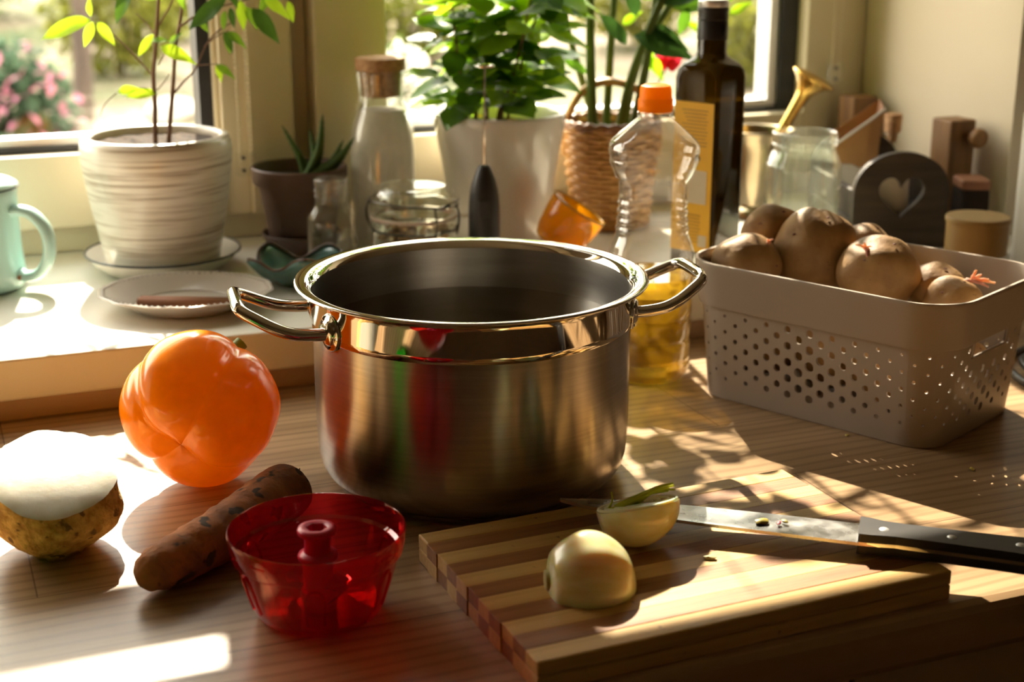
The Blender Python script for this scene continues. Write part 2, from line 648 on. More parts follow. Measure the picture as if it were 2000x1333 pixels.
M_g1 = leafmat('shrub_green', (0.05, 0.09, 0.03), (0.12, 0.20, 0.05), 0.5)
M_g2 = leafmat('shrub_yellow', (0.11, 0.115, 0.018), (0.24, 0.25, 0.04), 0.5)
M_g3 = leafmat('shrub_grey_green', (0.06, 0.10, 0.06), (0.10, 0.17, 0.10), 0.5)
M_fl_pink = leafmat('pink_petals', (0.34, 0.13, 0.19), (0.38, 0.15, 0.2), 0.4)
M_fl_white = leafmat('white_petals', (0.85, 0.82, 0.74), (0.8, 0.78, 0.7), 0.4)
M_fl_orange = leafmat('orange_petals', (0.5, 0.19, 0.02), (0.5, 0.2, 0.02), 0.4)
M_trunk = pmat('tree_bark', (0.05, 0.035, 0.028), (0.10, 0.075, 0.055), scale=12, stretch=(1, 1, 0.25), rough=0.9, bump=0.8, bscale=20)
M_stone = pmat('pale_stone', (0.32, 0.29, 0.25), (0.45, 0.42, 0.37), scale=5, rough=0.9, bump=0.5, bscale=10)


def leafcloud(c, rad, n, size, r):
    b = B()
    for _ in range(n):
        while True:
            p = Vector((r.uniform(-1, 1), r.uniform(-1, 1), r.uniform(-1, 1)))
            if p.length < 1 and p.length > 0.35:
                break
        p = Vector((p.x * rad[0], p.y * rad[1], p.z * rad[2])) + Vector(c)
        M = Matrix.Translation(p) @ Matrix.Rotation(r.uniform(0, 6.28), 4, 'Z') @ Matrix.Rotation(r.uniform(-1.2, 1.2), 4, 'X')
        s = size * r.uniform(0.6, 1.3)
        b.add([(0, -s, 0), (s * 0.5, 0, s * 0.15), (0, s, 0), (-s * 0.5, 0, s * 0.15)], [(0, 1, 2), (0, 2, 3)], M)
    return b


def shrub(x, y, rx, rz_, mat, label, seed, flower=None, nf=0, n=900, size=0.035):
    r = random.Random(seed)
    t = thing('garden_shrub', label, 'shrub', (x, y, gz(x, y)), 0, 'garden shrubs beyond the windows')
    leafcloud((0, 0, rz_), (rx, rx * 0.8, rz_), n * 2, size * 1.25, r).build('foliage', mat, t, smooth=None)
    b = B()
    for k in range(5):
        a = k * 1.26
        b.tube(spline([(0, 0, -0.06), (0.1 * rx * cos(a), 0.1 * rx * sin(a), rz_ * 0.5), (0.5 * rx * cos(a), 0.5 * rx * sin(a), rz_ * 1.3)], 4), 0.012, 6)
    b.build('stems', M_trunk, t)
    if flower:
        leafcloud((0, -0.1, rz_), (rx * 1.02, rx * 0.85, rz_ * 1.02), nf, 0.03, r).build('blossoms', flower, t, smooth=None)


shrub(0.30, 4.2, 0.21, 0.30, M_g3, 'grey green garden shrub with pink blossoms at far left of the left window', 11, M_fl_pink, 150, 420)
shrub(0.24, 3.85, 0.10, 0.17, M_g3, 'low garden clump with orange blossoms at the left edge of the left window', 12, M_fl_orange, 60, 130)
shrub(0.98, 6.6, 0.40, 0.32, M_g2, 'yellow green garden shrub behind the ficus stems', 13, n=600)
shrub(1.45, 7.7, 0.34, 0.26, M_g2, 'low yellow garden shrub far behind the ficus branches at right', 14, n=500)
shrub(1.96, 5.0, 0.13, 0.21, M_g1, 'small garden shrub with white blossoms above the cork bottle', 15, M_fl_white, 260, 160)
shrub(2.70, 7.0, 0.42, 0.28, M_g2, 'yellow green garden shrub far behind the bushy plant at its left', 16, n=600)
shrub(4.05, 6.8, 0.45, 0.30, M_g2, 'yellow green garden shrub behind the wicker basket plant', 17, n=600)
shrub(4.15, 5.6, 0.30, 0.27, M_g2, 'yellow green garden shrub right of the dark oil bottle', 18, n=500)
shrub(0.45, 8.6, 0.50, 0.42, M_g1, 'dark green shrub farthest away beyond the left window', 19, n=600)


def tree(x, y, h, r0, label, seed):
    r = random.Random(seed)
    t = thing('garden_tree', label, 'tree', (x, y, gz(x, y) - 0.05), 0, 'bare garden trees beyond the windows')
    tr = B().tube(spline([(0, 0, 0), (0.03, 0.02, h * 0.3), (-0.02, 0.05, h * 0.7), (0.03, 0.0, h)], 6), [r0 * (1 - 0.6 * k / 18) for k in range(19)], 10).build('trunk', M_trunk, t)
    for k in range(6):
        a = r.uniform(0, 6.28)
        z0 = h * r.uniform(0.35, 0.9)
        B().tube(spline([(0, 0.02, z0), (0.3 * cos(a), 0.3 * sin(a), z0 + 0.25), (0.7 * cos(a), 0.7 * sin(a), z0 + 0.7)], 5), [r0 * 0.35 * (1 - 0.07 * q) for q in range(11)], 7).build('branch', M_trunk, t)


tree(0.67, 5.6, 2.6, 0.05, 'dark tree trunk left of the ficus stems', 3)
tree(1.20, 8.4, 2.8, 0.05, 'thin tree trunk far behind the ficus stems', 4)
tree(5.6, 8.3, 2.6, 0.07, 'tree trunk far behind the dark oil bottle', 6)
stone_places = [('left of the ficus pot', 0.42, 5.2, 0.11), ('between ficus stems', 0.80, 5.2, 0.10), ('behind the ficus pot rim', 1.05, 5.5, 0.12),
                ('behind the cork bottle', 2.2, 5.8, 0.13), ('left of the bushy plant', 2.12, 4.7, 0.09), ('right of the dark oil bottle', 3.74, 4.9, 0.13)]
for i, (wh, x, y, s) in enumerate(stone_places):
    v, f = blob(s, s * 0.8, s * 0.55, 0.15, 1.4, i + 2.0, 3)
    tag(B().add(v, f).build('garden_stone', M_stone, None, (x, y, gz(x, y) + s * 0.2)), 'pale garden stone outside, ' + wh, 'stone', 'garden stones')
# ------------------------------------------------------------------ stock pot
FACE = -YAW      # turned so that local -Y looks towards the middle of the room where the photo was taken
pot = thing('stock_pot', 'large stainless steel stock pot with two loop handles on the worktop', 'pot', (0.337, -0.253, 0.0), FACE)
prof = [(0.0, 0.0), (0.100, 0.0), (0.104, 0.001), (0.1045, 0.004), (0.108, 0.0055), (0.113, 0.0095), (0.1165, 0.0155), (0.1185, 0.023), (0.1195, 0.033), (0.1202, 0.05), (0.1204, 0.09), (0.1204, 0.1245)]
B().lathe(prof, 128).build('body', M_steel_brushed, pot, smooth=50)
B().lathe([(0.1204, 0.1245), (0.1212, 0.1255), (0.1214, 0.130), (0.1214, 0.148), (0.1220, 0.1510)], 128).build('polished_band', M_steel, pot)
rimp = [(0.1220, 0.1510), (0.1250, 0.1533), (0.1295, 0.1548), (0.1326, 0.1556), (0.1335, 0.1567), (0.1328, 0.1577), (0.1300, 0.1578), (0.1255, 0.1572), (0.1215, 0.1553), (0.1192, 0.1515)]
B().lathe(rimp, 128).build('rolled_rim', M_steel, pot, smooth=80)
B().lathe([(0.1192, 0.1515), (0.1186, 0.145), (0.1184, 0.10), (0.1180, 0.035), (0.1155, 0.018), (0.108, 0.009), (0.0, 0.008)], 128).build('inner_wall', M_steel_in, pot, smooth=60)
for side in (0, 1):
    az = radians(-90 - 75) + side * pi
    er = Vector((cos(az), sin(az), 0))
    et = Vector((-sin(az), cos(az), 0))
    path = [(0.1135, -0.041, 0.132), (0.126, -0.041, 0.132), (0.140, -0.0405, 0.1335), (0.152, -0.0385, 0.1375), (0.164, -0.034, 0.1435), (0.1735, -0.0285, 0.1485), (0.1765, -0.0215, 0.151), (0.177, -0.011, 0.152)]
    path = path + [(r_, -t_, z_) for r_, t_, z_ in reversed(path)]
    pts = spline([er * r_ + et * t_ + Vector((0, 0, z_)) for r_, t_, z_ in path], 6)
    h = B().tube(pts, 0.0046, 14).build('handle', M_steel, pot, smooth=80)
    for s in (-1, 1):
        a2 = az + s * radians(19.9)
        e2 = Vector((cos(a2), sin(a2), 0))
        M = Matrix.Translation(e2 * 0.1205 + Vector((0, 0, 0.133))) @ e2.to_track_quat('Z', 'Y').to_matrix().to_4x4()
        fl = B().lathe([(0.0, 0.0), (0.0138, 0.0), (0.0140, 0.0012), (0.0128, 0.0022), (0.0100, 0.0024), (0.0092, 0.0038), (0.0072, 0.0052), (0.0, 0.0055)], 28, M).build('flange', M_steel, h, smooth=60)
        bb = B()
        for k in range(3):
            a3 = k * 2 * pi / 3 + 0.5
            bb.lathe([(0.0012, 0.0022), (0.0012, 0.0030), (0.0, 0.0032)], 8, M @ Matrix.Translation((0.0112 * cos(a3), 0.0112 * sin(a3), 0)))
        bb.build('weld_spot', M_wire, h)
M_water = glass('pot_water', (0.50, 0.46, 0.38), ior=1.45, edge=3.0)
tag(B().lathe([(0.0, 0.0), (0.1183, 0.0)], 96).build('water', M_water, None, (0.337, -0.253, 0.1185), (0, 0, FACE)), 'still water filling the steel stock pot', 'water')

# ------------------------------------------------------------------ red chopper bowl and its blade
M_red = glass('clear_red_plastic', (0.90, 0.20, 0.20), ior=1.5, rough=0.04, body=(0.80, 0.03, 0.05), body_w=0.09, refl_tint=(1, 0.72, 0.72), edge=2.6)
M_redsolid = pmat('red_hub_plastic', (0.62, 0.02, 0.07), (0.70, 0.04, 0.10), scale=40, rough=0.35, sss=0.2)
bowl = thing('chopper_bowl', 'clear red plastic chopper bowl standing in front of the steel pot', 'bowl', (0.163, -0.441, 0.0), FACE)
op = [(0.0, 0.0022), (0.030, 0.0022), (0.032, 0.0), (0.0345, 0.0004), (0.0385, 0.0035), (0.0415, 0.0095), (0.0450, 0.020), (0.0485, 0.032), (0.0505, 0.0405), (0.0525, 0.0415), (0.0535, 0.0432), (0.0545, 0.050), (0.0552, 0.0572),
      (0.0548, 0.0580), (0.0540, 0.0580), (0.0535, 0.0572), (0.0527, 0.050), (0.0517, 0.0440), (0.0492, 0.0424), (0.0470, 0.032), (0.0435, 0.020), (0.040, 0.0102), (0.0372, 0.0055), (0.034, 0.0038), (0.0, 0.0038)]
B().lathe(op, 96).build('shell', M_red, bowl, smooth=45)
for k in range(6):
    a = radians(35 + 60 * k)
    wb = 0.0055

    def wp(da, z):
        r_ = interp([0.0095, 0.020, 0.032, 0.0405], [0.0415, 0.0450, 0.0485, 0.0505], z) + 0.0002
        return Vector((r_ * cos(a + da), r_ * sin(a + da), z))
    pts = [wp(-0.12, 0.012), wp(-0.12, 0.022), wp(-0.118, 0.031), wp(-0.07, 0.0365), wp(0, 0.038), wp(0.07, 0.0365), wp(0.118, 0.031), wp(0.12, 0.022), wp(0.12, 0.012)]
    B().tube(spline(pts, 4), 0.0009, 6).build('rib', M_red, bowl)
for k in range(4):
    a = radians(45 + 90 * k + 12)
    pts = [Vector((0.0549 * cos(a + d), 0.0549 * sin(a + d), 0.0505)) for d in (-0.09, -0.045, 0, 0.045, 0.09)]
    B().tube(pts, 0.0008, 6).build('locking_lug', M_red, bowl)
bl = thing('chopper_spindle', 'red blade spindle with hexagonal socket standing inside the red bowl', 'spindle', (0.163, -0.441, 0.0040), FACE)
B().lathe([(0.0, 0.0), (0.011, 0.0), (0.0112, 0.012), (0.0095, 0.013), (0.0095, 0.032), (0.0100, 0.0325)], 32).build('lower_shaft', M_redsolid, bl)
B().lathe([(0.0100, 0.0326), (0.0120, 0.0330), (0.0125, 0.0348), (0.0118, 0.0365), (0.0085, 0.0378), (0.0080, 0.042), (0.0080, 0.047), (0.0095, 0.0485), (0.0118, 0.0500), (0.0122, 0.0520), (0.0114, 0.0538), (0.0092, 0.0544), (0.0078, 0.0542)], 40).build('upper_shaft', M_redsolid, bl, smooth=60)
hx = B()
ring0 = [(0.0078 * cos(2 * pi * k / 24), 0.0078 * sin(2 * pi * k / 24), 0.0542) for k in range(24)]


def hexr(t, R):
    q = (t % (pi / 3)) - pi / 6
    return R * cos(pi / 6) / cos(q)


ring1 = [(hexr(2 * pi * k / 24, 0.0068) * cos(2 * pi * k / 24), hexr(2 * pi * k / 24, 0.0068) * sin(2 * pi * k / 24), 0.0537) for k in range(24)]
ring2 = [(x, y, 0.040) for x, y, z in ring1]
hx.add(ring0 + ring1 + ring2, [(k, (k + 1) % 24, 24 + (k + 1) % 24, 24 + k) for k in range(24)] + [(24 + k, 24 + (k + 1) % 24, 48 + (k + 1) % 24, 48 + k) for k in range(24)] + [tuple(range(71, 47, -1))])
hx.build('hex_socket', M_redsolid, bl, smooth=30)
for k, (a, z) in enumerate(((radians(-25), 0.020), (radians(158), 0.011))):
    bb = B()
    n = 8
    for i in range(n + 1):
        u = i / n
        r_ = 0.009 + 0.025 * u
        aa = a - 0.75 * u * u
        c = Vector((r_ * cos(aa), r_ * sin(aa), z))
        w_ = 0.0085 * (1 - 0.55 * u)
        nrm = Vector((-sin(aa), cos(aa), 0))
        bb.v += [c + nrm * w_ + Vector((0, 0, 0.003)), c - nrm * w_ - Vector((0, 0, 0.002)), c + nrm * w_ + Vector((0, 0, 0.0021)), c - nrm * w_ - Vector((0, 0, 0.0028))]
        if i:
            q = 4 * i
            bb.f += [(q - 4, q, q + 1, q - 3), (q - 2, q - 1, q + 3, q + 2), (q - 4, q - 2, q + 2, q), (q - 3, q + 1, q + 3, q - 1)]
    bb.build('blade', M_steel, bl, smooth=40)

# ------------------------------------------------------------------ striped cutting board
M_bl = pmat('light_board_wood', (0.55, 0.32, 0.09), (0.66, 0.42, 0.14), scale=24, stretch=(0.35, 9, 9), rough=0.48, bump=0.2, bscale=60, bstretch=(0.6, 14, 14), specks=(90, 0.70, (0.30, 0.15, 0.05)))
M_bd = pmat('dark_board_wood', (0.25, 0.095, 0.025), (0.35, 0.15, 0.045), scale=24, stretch=(0.35, 9, 9), rough=0.48, bump=0.2, bscale=60, bstretch=(0.6, 14, 14))
board = thing('cutting_board', 'striped light and dark wooden cutting board in front of the pot', 'cutting board', (0.393, -0.485, 0.0), radians(1.9))
BL, BW, NS = 0.2915, 0.1915, 11
sw = BW / NS
me_t = B().box(-BL / 2, BL / 2, -sw / 2, sw / 2, 0.0102, 0.020).mesh('strip', None)
me_t2 = me_t.copy()
me_b = B().box(-BL / 2, BL / 2, -sw / 2, sw / 2, 0.0, 0.0100).mesh('strip', None)
me_b2 = me_b.copy()
for k in range(NS):
    y = -BW / 2 + sw * (k + 0.5)
    dark = k % 2 == 1
    for me, mt in (((me_t2 if dark else me_t), (M_bd if dark else M_bl)), ((me_b if (dark or k == 0 or k == NS - 1) else me_b2), (M_bl if (dark or k == 0 or k == NS - 1) else M_bd))):
        o = put('strip', me, mt, board, (0.0004 * ((k * 7) % 3 - 1), y, 0))
        md = o.modifiers.new('edges', 'BEVEL')
        md.width = 0.0012 if k in (0, NS - 1) else 0.0003
        md.segments = 2

# ------------------------------------------------------------------ onion halves
M_onion = pmat('onion_flesh', (0.76, 0.68, 0.28), (0.88, 0.84, 0.54), scale=22, stretch=(0.4, 6, 6), rough=0.22, sss=0.55, coat=0.5)
M_onion_cut = pmat('onion_cut_layers', (0.74, 0.68, 0.40), (0.84, 0.80, 0.58), scale=20, rough=0.3, sss=0.5)
M_sprout = leafmat('onion_sprout', (0.50, 0.52, 0.05), (0.75, 0.78, 0.12), 0.4)
M_root = pmat('onion_root_end', (0.40, 0.34, 0.12), (0.50, 0.45, 0.2), scale=80, rough=0.6)


def half_onion(rx, ry, rz_, seed):
    vs_, fs_ = ico(5)
    out = []
    for v in vs_:
        x = v.x
        ang = atan2(v.y, v.z)
        k = 1 + 0.012 * sin(ang * 9 + seed) * (1 - x * x) + 0.02 * noise.noise(v * 1.5 + Vector((seed, 0, 0)))
        if x < -0.75:
            x = -0.75 + (x + 0.75) * 0.45
        out.append(Vector((x * rx * k, v.y * ry * k, max(0.0, v.z) * rz_ * k)))
    return out, fs_


on1 = thing('onion_half', 'peeled onion half lying cut side down on the cutting board', 'onion', (0.316, -0.511, 0.0203), FACE + radians(8), 'onion halves on the board')
v, f = half_onion(0.0300, 0.029, 0.0365, 1.0)
B().add(v, f).build('layers', M_onion, on1, smooth=60)
M = Matrix.Translation((-0.0268, 0, 0.0072)) @ Matrix.Rotation(radians(-90), 4, 'Y')
B().lathe([(0.0068, -0.0022), (0.0060, 0.0004), (0.0, 0.0012)], 16, M).build('root_end', M_root, on1)
on2 = thing('onion_half', 'onion half with green sprouts, cut side up, leaning on the knife blade', 'onion', (0.3715, -0.463, 0.0203), FACE, 'onion halves on the board')
R2 = Matrix.Translation((0, 0, 0.0275)) @ Matrix.Rotation(radians(-10), 4, 'Y') @ Matrix.Rotation(radians(180 - 16), 4, 'X')
v, f = half_onion(0.0295, 0.0265, 0.0275, 4.0)
B().add(v, f, R2).build('layers', M_onion, on2, smooth=60)
for k, s in enumerate((0.97, 0.78, 0.58, 0.40)):
    c = [R2 @ Vector((0.0290 * s * cos(t) * (0.85 if cos(t) < 0 else 1), 0.0258 * s * sin(t), -0.0006)) for t in [2 * pi * q / 40 for q in range(40)]]
    B().tube(c, 0.0011, 6, closed=True).build('layer_ring', M_onion_cut, on2)
for k in range(9):
    r_ = random.Random(k)
    x0 = -0.020 + 0.004 * k * 0.6
    y0 = r_.uniform(-0.006, 0.008)
    p = [R2 @ Vector((x0, y0, 0.001)), R2 @ Vector((x0 + 0.016, y0, -0.003 - 0.0006 * k)), R2 @ Vector((min(x0 + 0.034, 0.0275), y0 * 0.7, -0.005 - r_.uniform(0, 0.005)))]
    B().tube(spline(p, 5), [0.0007 + 0.0009 * sin(pi * min(1, q / 10 + 0.1)) for q in range(11)], 6).build('sprout', M_sprout, on2)
p = [R2 @ Vector((-0.018, 0.002, 0)), R2 @ Vector((-0.014, 0.0, -0.005)), R2 @ Vector((-0.0135, -0.001, -0.011))]
B().tube(spline(p, 5), 0.0006, 6).build('sprout', M_sprout, on2)

# ------------------------------------------------------------------ chef's knife
M_blade = pmat('wet_blade_steel', (0.45, 0.46, 0.47), (0.60, 0.60, 0.60), scale=60, rough=0.14, rough2=0.42, metal=1.0)
kn = thing('chef_knife', 'chef knife with black riveted handle lying across the cutting board', 'knife', (0.5065, -0.5235, 0.0295), radians(-36.2))
kn.rotation_euler = (0, radians(1.2), radians(-36.2))
# local x runs along the handle, -x along the blade; spine at -y
out = [(0.0, -0.0165), (-0.05, -0.0160), (-0.10, -0.0150), (-0.15, -0.0125), (-0.18, -0.0090), (-0.199, -0.0035), (-0.202, -0.0010), (-0.196, 0.0020), (-0.18, 0.0070), (-0.15, 0.0115), (-0.10, 0.0150), (-0.05, 0.0165), (0.0, 0.0168)]
bb = B()
n = len(out)
for x, y in out:
    th = 0.0011 if y < 0 else 0.0002
    bb.v += [Vector((x, y, th)), Vector((x, y, -th))]
bb.f += [tuple(2 * i for i in range(n)), tuple(2 * i + 1 for i in range(n - 1, -1, -1))]
for i in range(n):
    j = (i + 1) % n
    bb.f.append((2 * i, 2 * i + 1, 2 * j + 1, 2 * j))
blade = bb.build('blade', M_blade, kn, smooth=None)
hp = [(-0.004, -0.0160), (0.002, -0.0160), (0.020, -0.0140), (0.050, -0.0150), (0.085, -0.0165), (0.110, -0.0185), (0.122, -0.0175), (0.126, -0.008), (0.124, 0.006), (0.110, 0.0095), (0.085, 0.0085), (0.05, 0.0085), (0.025, 0.0088), (0.012, 0.0100), (0.004, 0.0125), (-0.003, 0.0130)]
for s in (1, -1):
    me = shape2d(hp, [], 0.0058)
    o = put('handle_scale', me, M_black, kn, (0.003, 0, s * 0.0042))
    md = o.modifiers.new('edges', 'BEVEL')
    md.width = 0.0022
    md.segments = 3
    md.limit_method = 'ANGLE'
put('tang', shape2d(hp, [], 0.0024), M_steel, kn, (0.0032, 0, 0))
for k in range(3):
    B().lathe([(0.0033, -0.0076), (0.0033, 0.0070), (0.0024, 0.0076), (0.0, 0.0077)], 16).build('rivet', M_alu, kn, (0.0155 + 0.0425 * k, -0.004, 0))
M_bit1 = pmat('vegetable_scrap', (0.62, 0.50, 0.12), (0.45, 0.36, 0.06), scale=90, rough=0.4)
M_bit2 = pmat('pink_scrap', (0.62, 0.16, 0.20), (0.5, 0.1, 0.14), scale=90, rough=0.4)
bits = [('yellow vegetable scrap on the knife blade', 0.4535, -0.4890, 0.0332, 0.0055, M_bit1), ('pink vegetable scrap on the knife blade', 0.4625, -0.4955, 0.0332, 0.0028, M_bit2),
        ('thin yellow scrap on the knife blade nearer the handle', 0.4675, -0.4945, 0.0332, 0.0030, M_bit1), ('brown onion scrap on the bare middle of the board', 0.4065, -0.5028, 0.0212, 0.0045, M_root),
        ('tiny crumb on the worktop before the potato basket', 0.6531, -0.2991, 0.0012, 0.0028, M_bit1), ('tiny pale crumb on the worktop right of the basket corner', 0.70, -0.40, 0.0012, 0.003, M_bit1)]
for i, (lb, x, y, z, s, mt) in enumerate(bits):
    v, f = blob(s, s * 0.55, s * 0.32, 0.2, 1.8, i + 0.5, 2)
    tag(B().add(v, f).build('food_scrap', mt, None, (x, y, z), (0, 0, i * 0.9)), lb, 'scrap')

# ------------------------------------------------------------------ orange bell pepper
M_pep = leafmat('orange_pepper_skin', (0.80, 0.28, 0.0), (1.0, 0.50, 0.0), 0.27, 0.05)
M_pep.node_tree.nodes['Principled BSDF'].inputs['Specular IOR Level'].default_value = 0.7
M_pep.node_tree.nodes['Principled BSDF'].inputs['Coat Weight'].default_value = 0.35
M_scar = pmat('pepper_scar', (0.55, 0.32, 0.08), (0.35, 0.2, 0.05), scale=200, rough=0.7)
M_pstem = pmat('pepper_stem', (0.14, 0.24, 0.05), (0.22, 0.30, 0.08), scale=40, rough=0.6)


def pepper_mesh(R, Lh, lobes, seed):
    b = B()
    n, m = 44, 88
    r = random.Random(seed)
    ph = [r.uniform(0, 6.28) for _ in range(4)]
    for i in range(n + 1):
        t = pi * i / n
        for k in range(m):
            p = 2 * pi * k / m
            lob = abs(cos(lobes * (p + 0.18 * sin(p + ph[1])) / 2 + ph[0]))
            w = 0.855 + 0.15 * (lob ** 0.6) * (0.45 + 0.55 * sin(t)) + 0.025 * sin(2 * p + ph[2])
            prof_r = sin(t) ** 0.86
            zz = cos(t)
            dent = 0.11 * math.exp(-(t / 0.25) ** 2) - 0.28 * math.exp(-((pi - t) / 0.5) ** 2)
            bulge = 1 + 0.08 * cos(t)
            shoulder = 0.05 * lob * sin(t) ** 2
            zlobe = 0.085 * lob ** 0.6 * math.exp(-((t - 0.50) / 0.38) ** 2)
            zc = (zz * (0.88 + shoulder) + zlobe - dent)
            nz_ = 1 + 0.03 * noise.noise(Vector((sin(t) * cos(p), sin(t) * sin(p), cos(t))) * 2.2 + Vector((seed, 0, 0)))
            b.v.append(Vector((R * prof_r * w * bulge * cos(p) * nz_, R * prof_r * w * bulge * sin(p) * nz_, Lh * zc)))
    for i in range(n):
        for k in range(m):
            k2 = (k + 1) % m
            a = i * m
            b.f.append((a + k, a + m + k, a + m + k2, a + k2))
    return b


def pepper(name, label, loc, axis, mat, seed, R=0.0605, Lh=0.058, roll=0.4):
    t = thing(name, label, 'pepper', loc, FACE)
    q = Vector(axis).to_track_quat('Z', 'Y').to_matrix().to_4x4() @ Matrix.Rotation(roll, 4, 'Z')
    b = pepper_mesh(R, Lh, 4, seed)
    b.v = [q @ v_ for v_ in b.v]
    zmin = min(v_.z for v_ in b.v)
    up = Vector((0, 0, -zmin + 0.0008))
    b.v = [v_ + up for v_ in b.v]
    b.build('skin', mat, t, smooth=80)
    s = B()
    MM = Matrix.Translation(up) @ q
    s.tube(spline([MM @ Vector((0, 0, -Lh * 0.62)), MM @ Vector((0.002, 0.003, -Lh * 0.95)), MM @ Vector((0.010, 0.004, -Lh * 1.18))], 5), 0.0055, 10).build('stem', M_pstem, t)
    v_, f_ = blob(0.003, 0.003, 0.0012, 0.3, 2.0, 1, 2)
    B().add(v_, f_, MM @ Matrix.Translation((0, 0, Lh * 0.735))).build('blossom_scar', M_scar, t)
    return t


pepper('bell_pepper', 'large orange bell pepper lying beside the pot in the sun', (0.1390, -0.2020, 0.0), (-0.20, -0.90, -0.36), M_pep, 5)
M_gpep = leafmat('green_pepper_skin', (0.02, 0.38, 0.03), (0.05, 0.65, 0.04), 0.55, 0.05)
pepper('bell_pepper', 'green bell pepper mirrored in the polished band of the pot', (-0.082, -0.456, 0.0), (0.1, 0.1, -0.97), M_gpep, 9, 0.040, 0.042)

# ------------------------------------------------------------------ celeriac half
M_celskin = pmat('celeriac_skin', (0.46, 0.25, 0.05), (0.80, 0.54, 0.17), scale=130, rough=0.85, bump=1.0, bscale=260, detail=7, specks=(110, 0.62, (0.20, 0.11, 0.03)))
M_celcut = pmat('celeriac_flesh', (0.80, 0.74, 0.58), (0.88, 0.83, 0.70), scale=90, rough=0.55, sss=0.1, bump=0.15, bscale=120)
ce = thing('celeriac_half', 'cut celeriac half with white flesh facing up at the left edge', 'celeriac', (0.0206, -0.2794, 0.0), FACE)
v, f = blob(0.0425, 0.042, 0.052, 0.05, 1.7, 3.3, 5, fine=0.02)
v = [Vector((q.x * (1 + 0.30 * min(1, max(0, -q.z / 0.045)) ** 1.2), q.y * (1 + 0.30 * min(1, max(0, -q.z / 0.045)) ** 1.2), q.z if q.z > 0 else q.z * 0.86)) for q in v]
bm = bmesh.new()
bv = [bm.verts.new(x + Vector((0, 0, 0.0455))) for x in v]
for q in f:
    bm.faces.new([bv[i] for i in q])
pn = Vector((0.16, -0.36, 0.92)).normalized()
bmesh.ops.bisect_plane(bm, geom=bm.verts[:] + bm.edges[:] + bm.faces[:], plane_co=Vector((0.0, 0.0, 0.0575)), plane_no=pn, clear_outer=True)
edge = [v_.co.copy() for v_ in bm.verts if any(e.is_boundary for e in v_.link_edges)]
zmin = min(v_.co.z for v_ in bm.verts)
for v_ in bm.verts:
    if v_.co.z < zmin + 0.004:
        v_.co.z = zmin
me = bpy.data.meshes.new('rind')
bm.to_mesh(me)
bm.free()
me.polygons.foreach_set('use_smooth', [True] * len(me.polygons))
put('rind', me, M_celskin, ce, (0, 0, -zmin))
cen = sum(edge, Vector()) / len(edge)
e1 = pn.orthogonal().normalized()
e2 = pn.cross(e1)
edge.sort(key=lambda c: atan2((c - cen).dot(e2), (c - cen).dot(e1)))
bb = B()
m_ = len(edge)
for s in (1.0, 0.93, 0.75, 0.5, 0.25):
    for c in edge:
        p = cen + (c - cen) * s
        p = p + pn * (0.0 if s == 1 else 0.0008 + 0.0004 * noise.noise(p * 40))
        bb.v.append(p)
bb.v.append(cen + pn * 0.0008)
for i in range(4):
    for k in range(m_):
        k2 = (k + 1) % m_
        bb.f.append((i * m_ + k, i * m_ + k2, (i + 1) * m_ + k2, (i + 1) * m_ + k))
for k in range(m_):
    bb.f.append((4 * m_ + k, 4 * m_ + (k + 1) % m_, 5 * m_))
bb.build('cut_face', M_celcut, ce, (0, 0, -zmin), smooth=60)

# ------------------------------------------------------------------ carrot
M_car = pmat('unwashed_carrot_skin', (0.52, 0.19, 0.06), (0.28, 0.12, 0.06), scale=55, rough=0.85, bump=1.0, bscale=170, detail=7, specks=(70, 0.60, (0.085, 0.055, 0.035)))
ca = thing('carrot', 'thick unwashed carrot lying between the pepper and the red bowl', 'carrot', (0.060, -0.384, 0.0), 0)
p0 = Vector((0.0, 0.0, 0.0162))
p1 = Vector((0.128, 0.103, 0.0205))
nn = 46
pts, rad = [], []
for i in range(nn + 1):
    u = i / nn
    c = p0.lerp(p1, u) + Vector((0.004 * sin(u * 3.2), -0.004 * sin(u * 3.2), 0))
    r_ = interp([0, 0.012, 0.04, 0.10, 0.2, 0.45, 0.72, 0.9, 0.965, 0.99, 1.0], [0.001, 0.007, 0.0115, 0.0150, 0.0165, 0.0182, 0.0202, 0.0210, 0.0190, 0.0125, 0.004], u)
    r_ *= 1 + 0.03 * noise.noise(Vector((u * 11, 0, 0))) + 0.012 * sin(u * 70)
    c.z = max(c.z, r_ + 0.0004)
    pts.append(c)
    rad.append(r_)
bb = B().tube(pts, rad, 28)
bb.v = [q + Vector((0, 0, 0.0008 * noise.noise(q * 160))) for q in bb.v]
bb.build('root', M_car, ca, smooth=70)
st = B()
for k in range(5):
    a = k * 1.3
    st.tube([pts[-1] + Vector((0.004 * cos(a), 0.004 * sin(a), 0.006)), pts[-1] + Vector((0.002 + 0.004 * cos(a), 0.002 + 0.004 * sin(a), 0.009 + 0.0012 * k))], [0.0014, 0.0004], 5)
st.build('stalk_stub', M_bark, ca)
# ------------------------------------------------------------------ perforated basket with potatoes
M_basket = pmat('beige_plastic', (0.40, 0.335, 0.275), (0.43, 0.36, 0.30), scale=5, rough=0.42, sss=0.0)
BX, BY, BA = 0.7135, -0.2200, radians(-64.4)
bk = thing('storage_basket', 'beige perforated plastic basket full of potatoes on the worktop', 'basket', (BX, BY, 0.0006), BA)
HX, HY, RC = 0.1215, 0.0845, 0.033
SEGS = [(2 * (HX - RC), 'f'), (pi / 2 * RC, 'c'), (2 * (HY - RC), 'r'), (pi / 2 * RC, 'c'), (2 * (HX - RC), 'b'), (pi / 2 * RC, 'c'), (2 * (HY - RC), 'l'), (pi / 2 * RC, 'c')]
PER = sum(s[0] for s in SEGS)


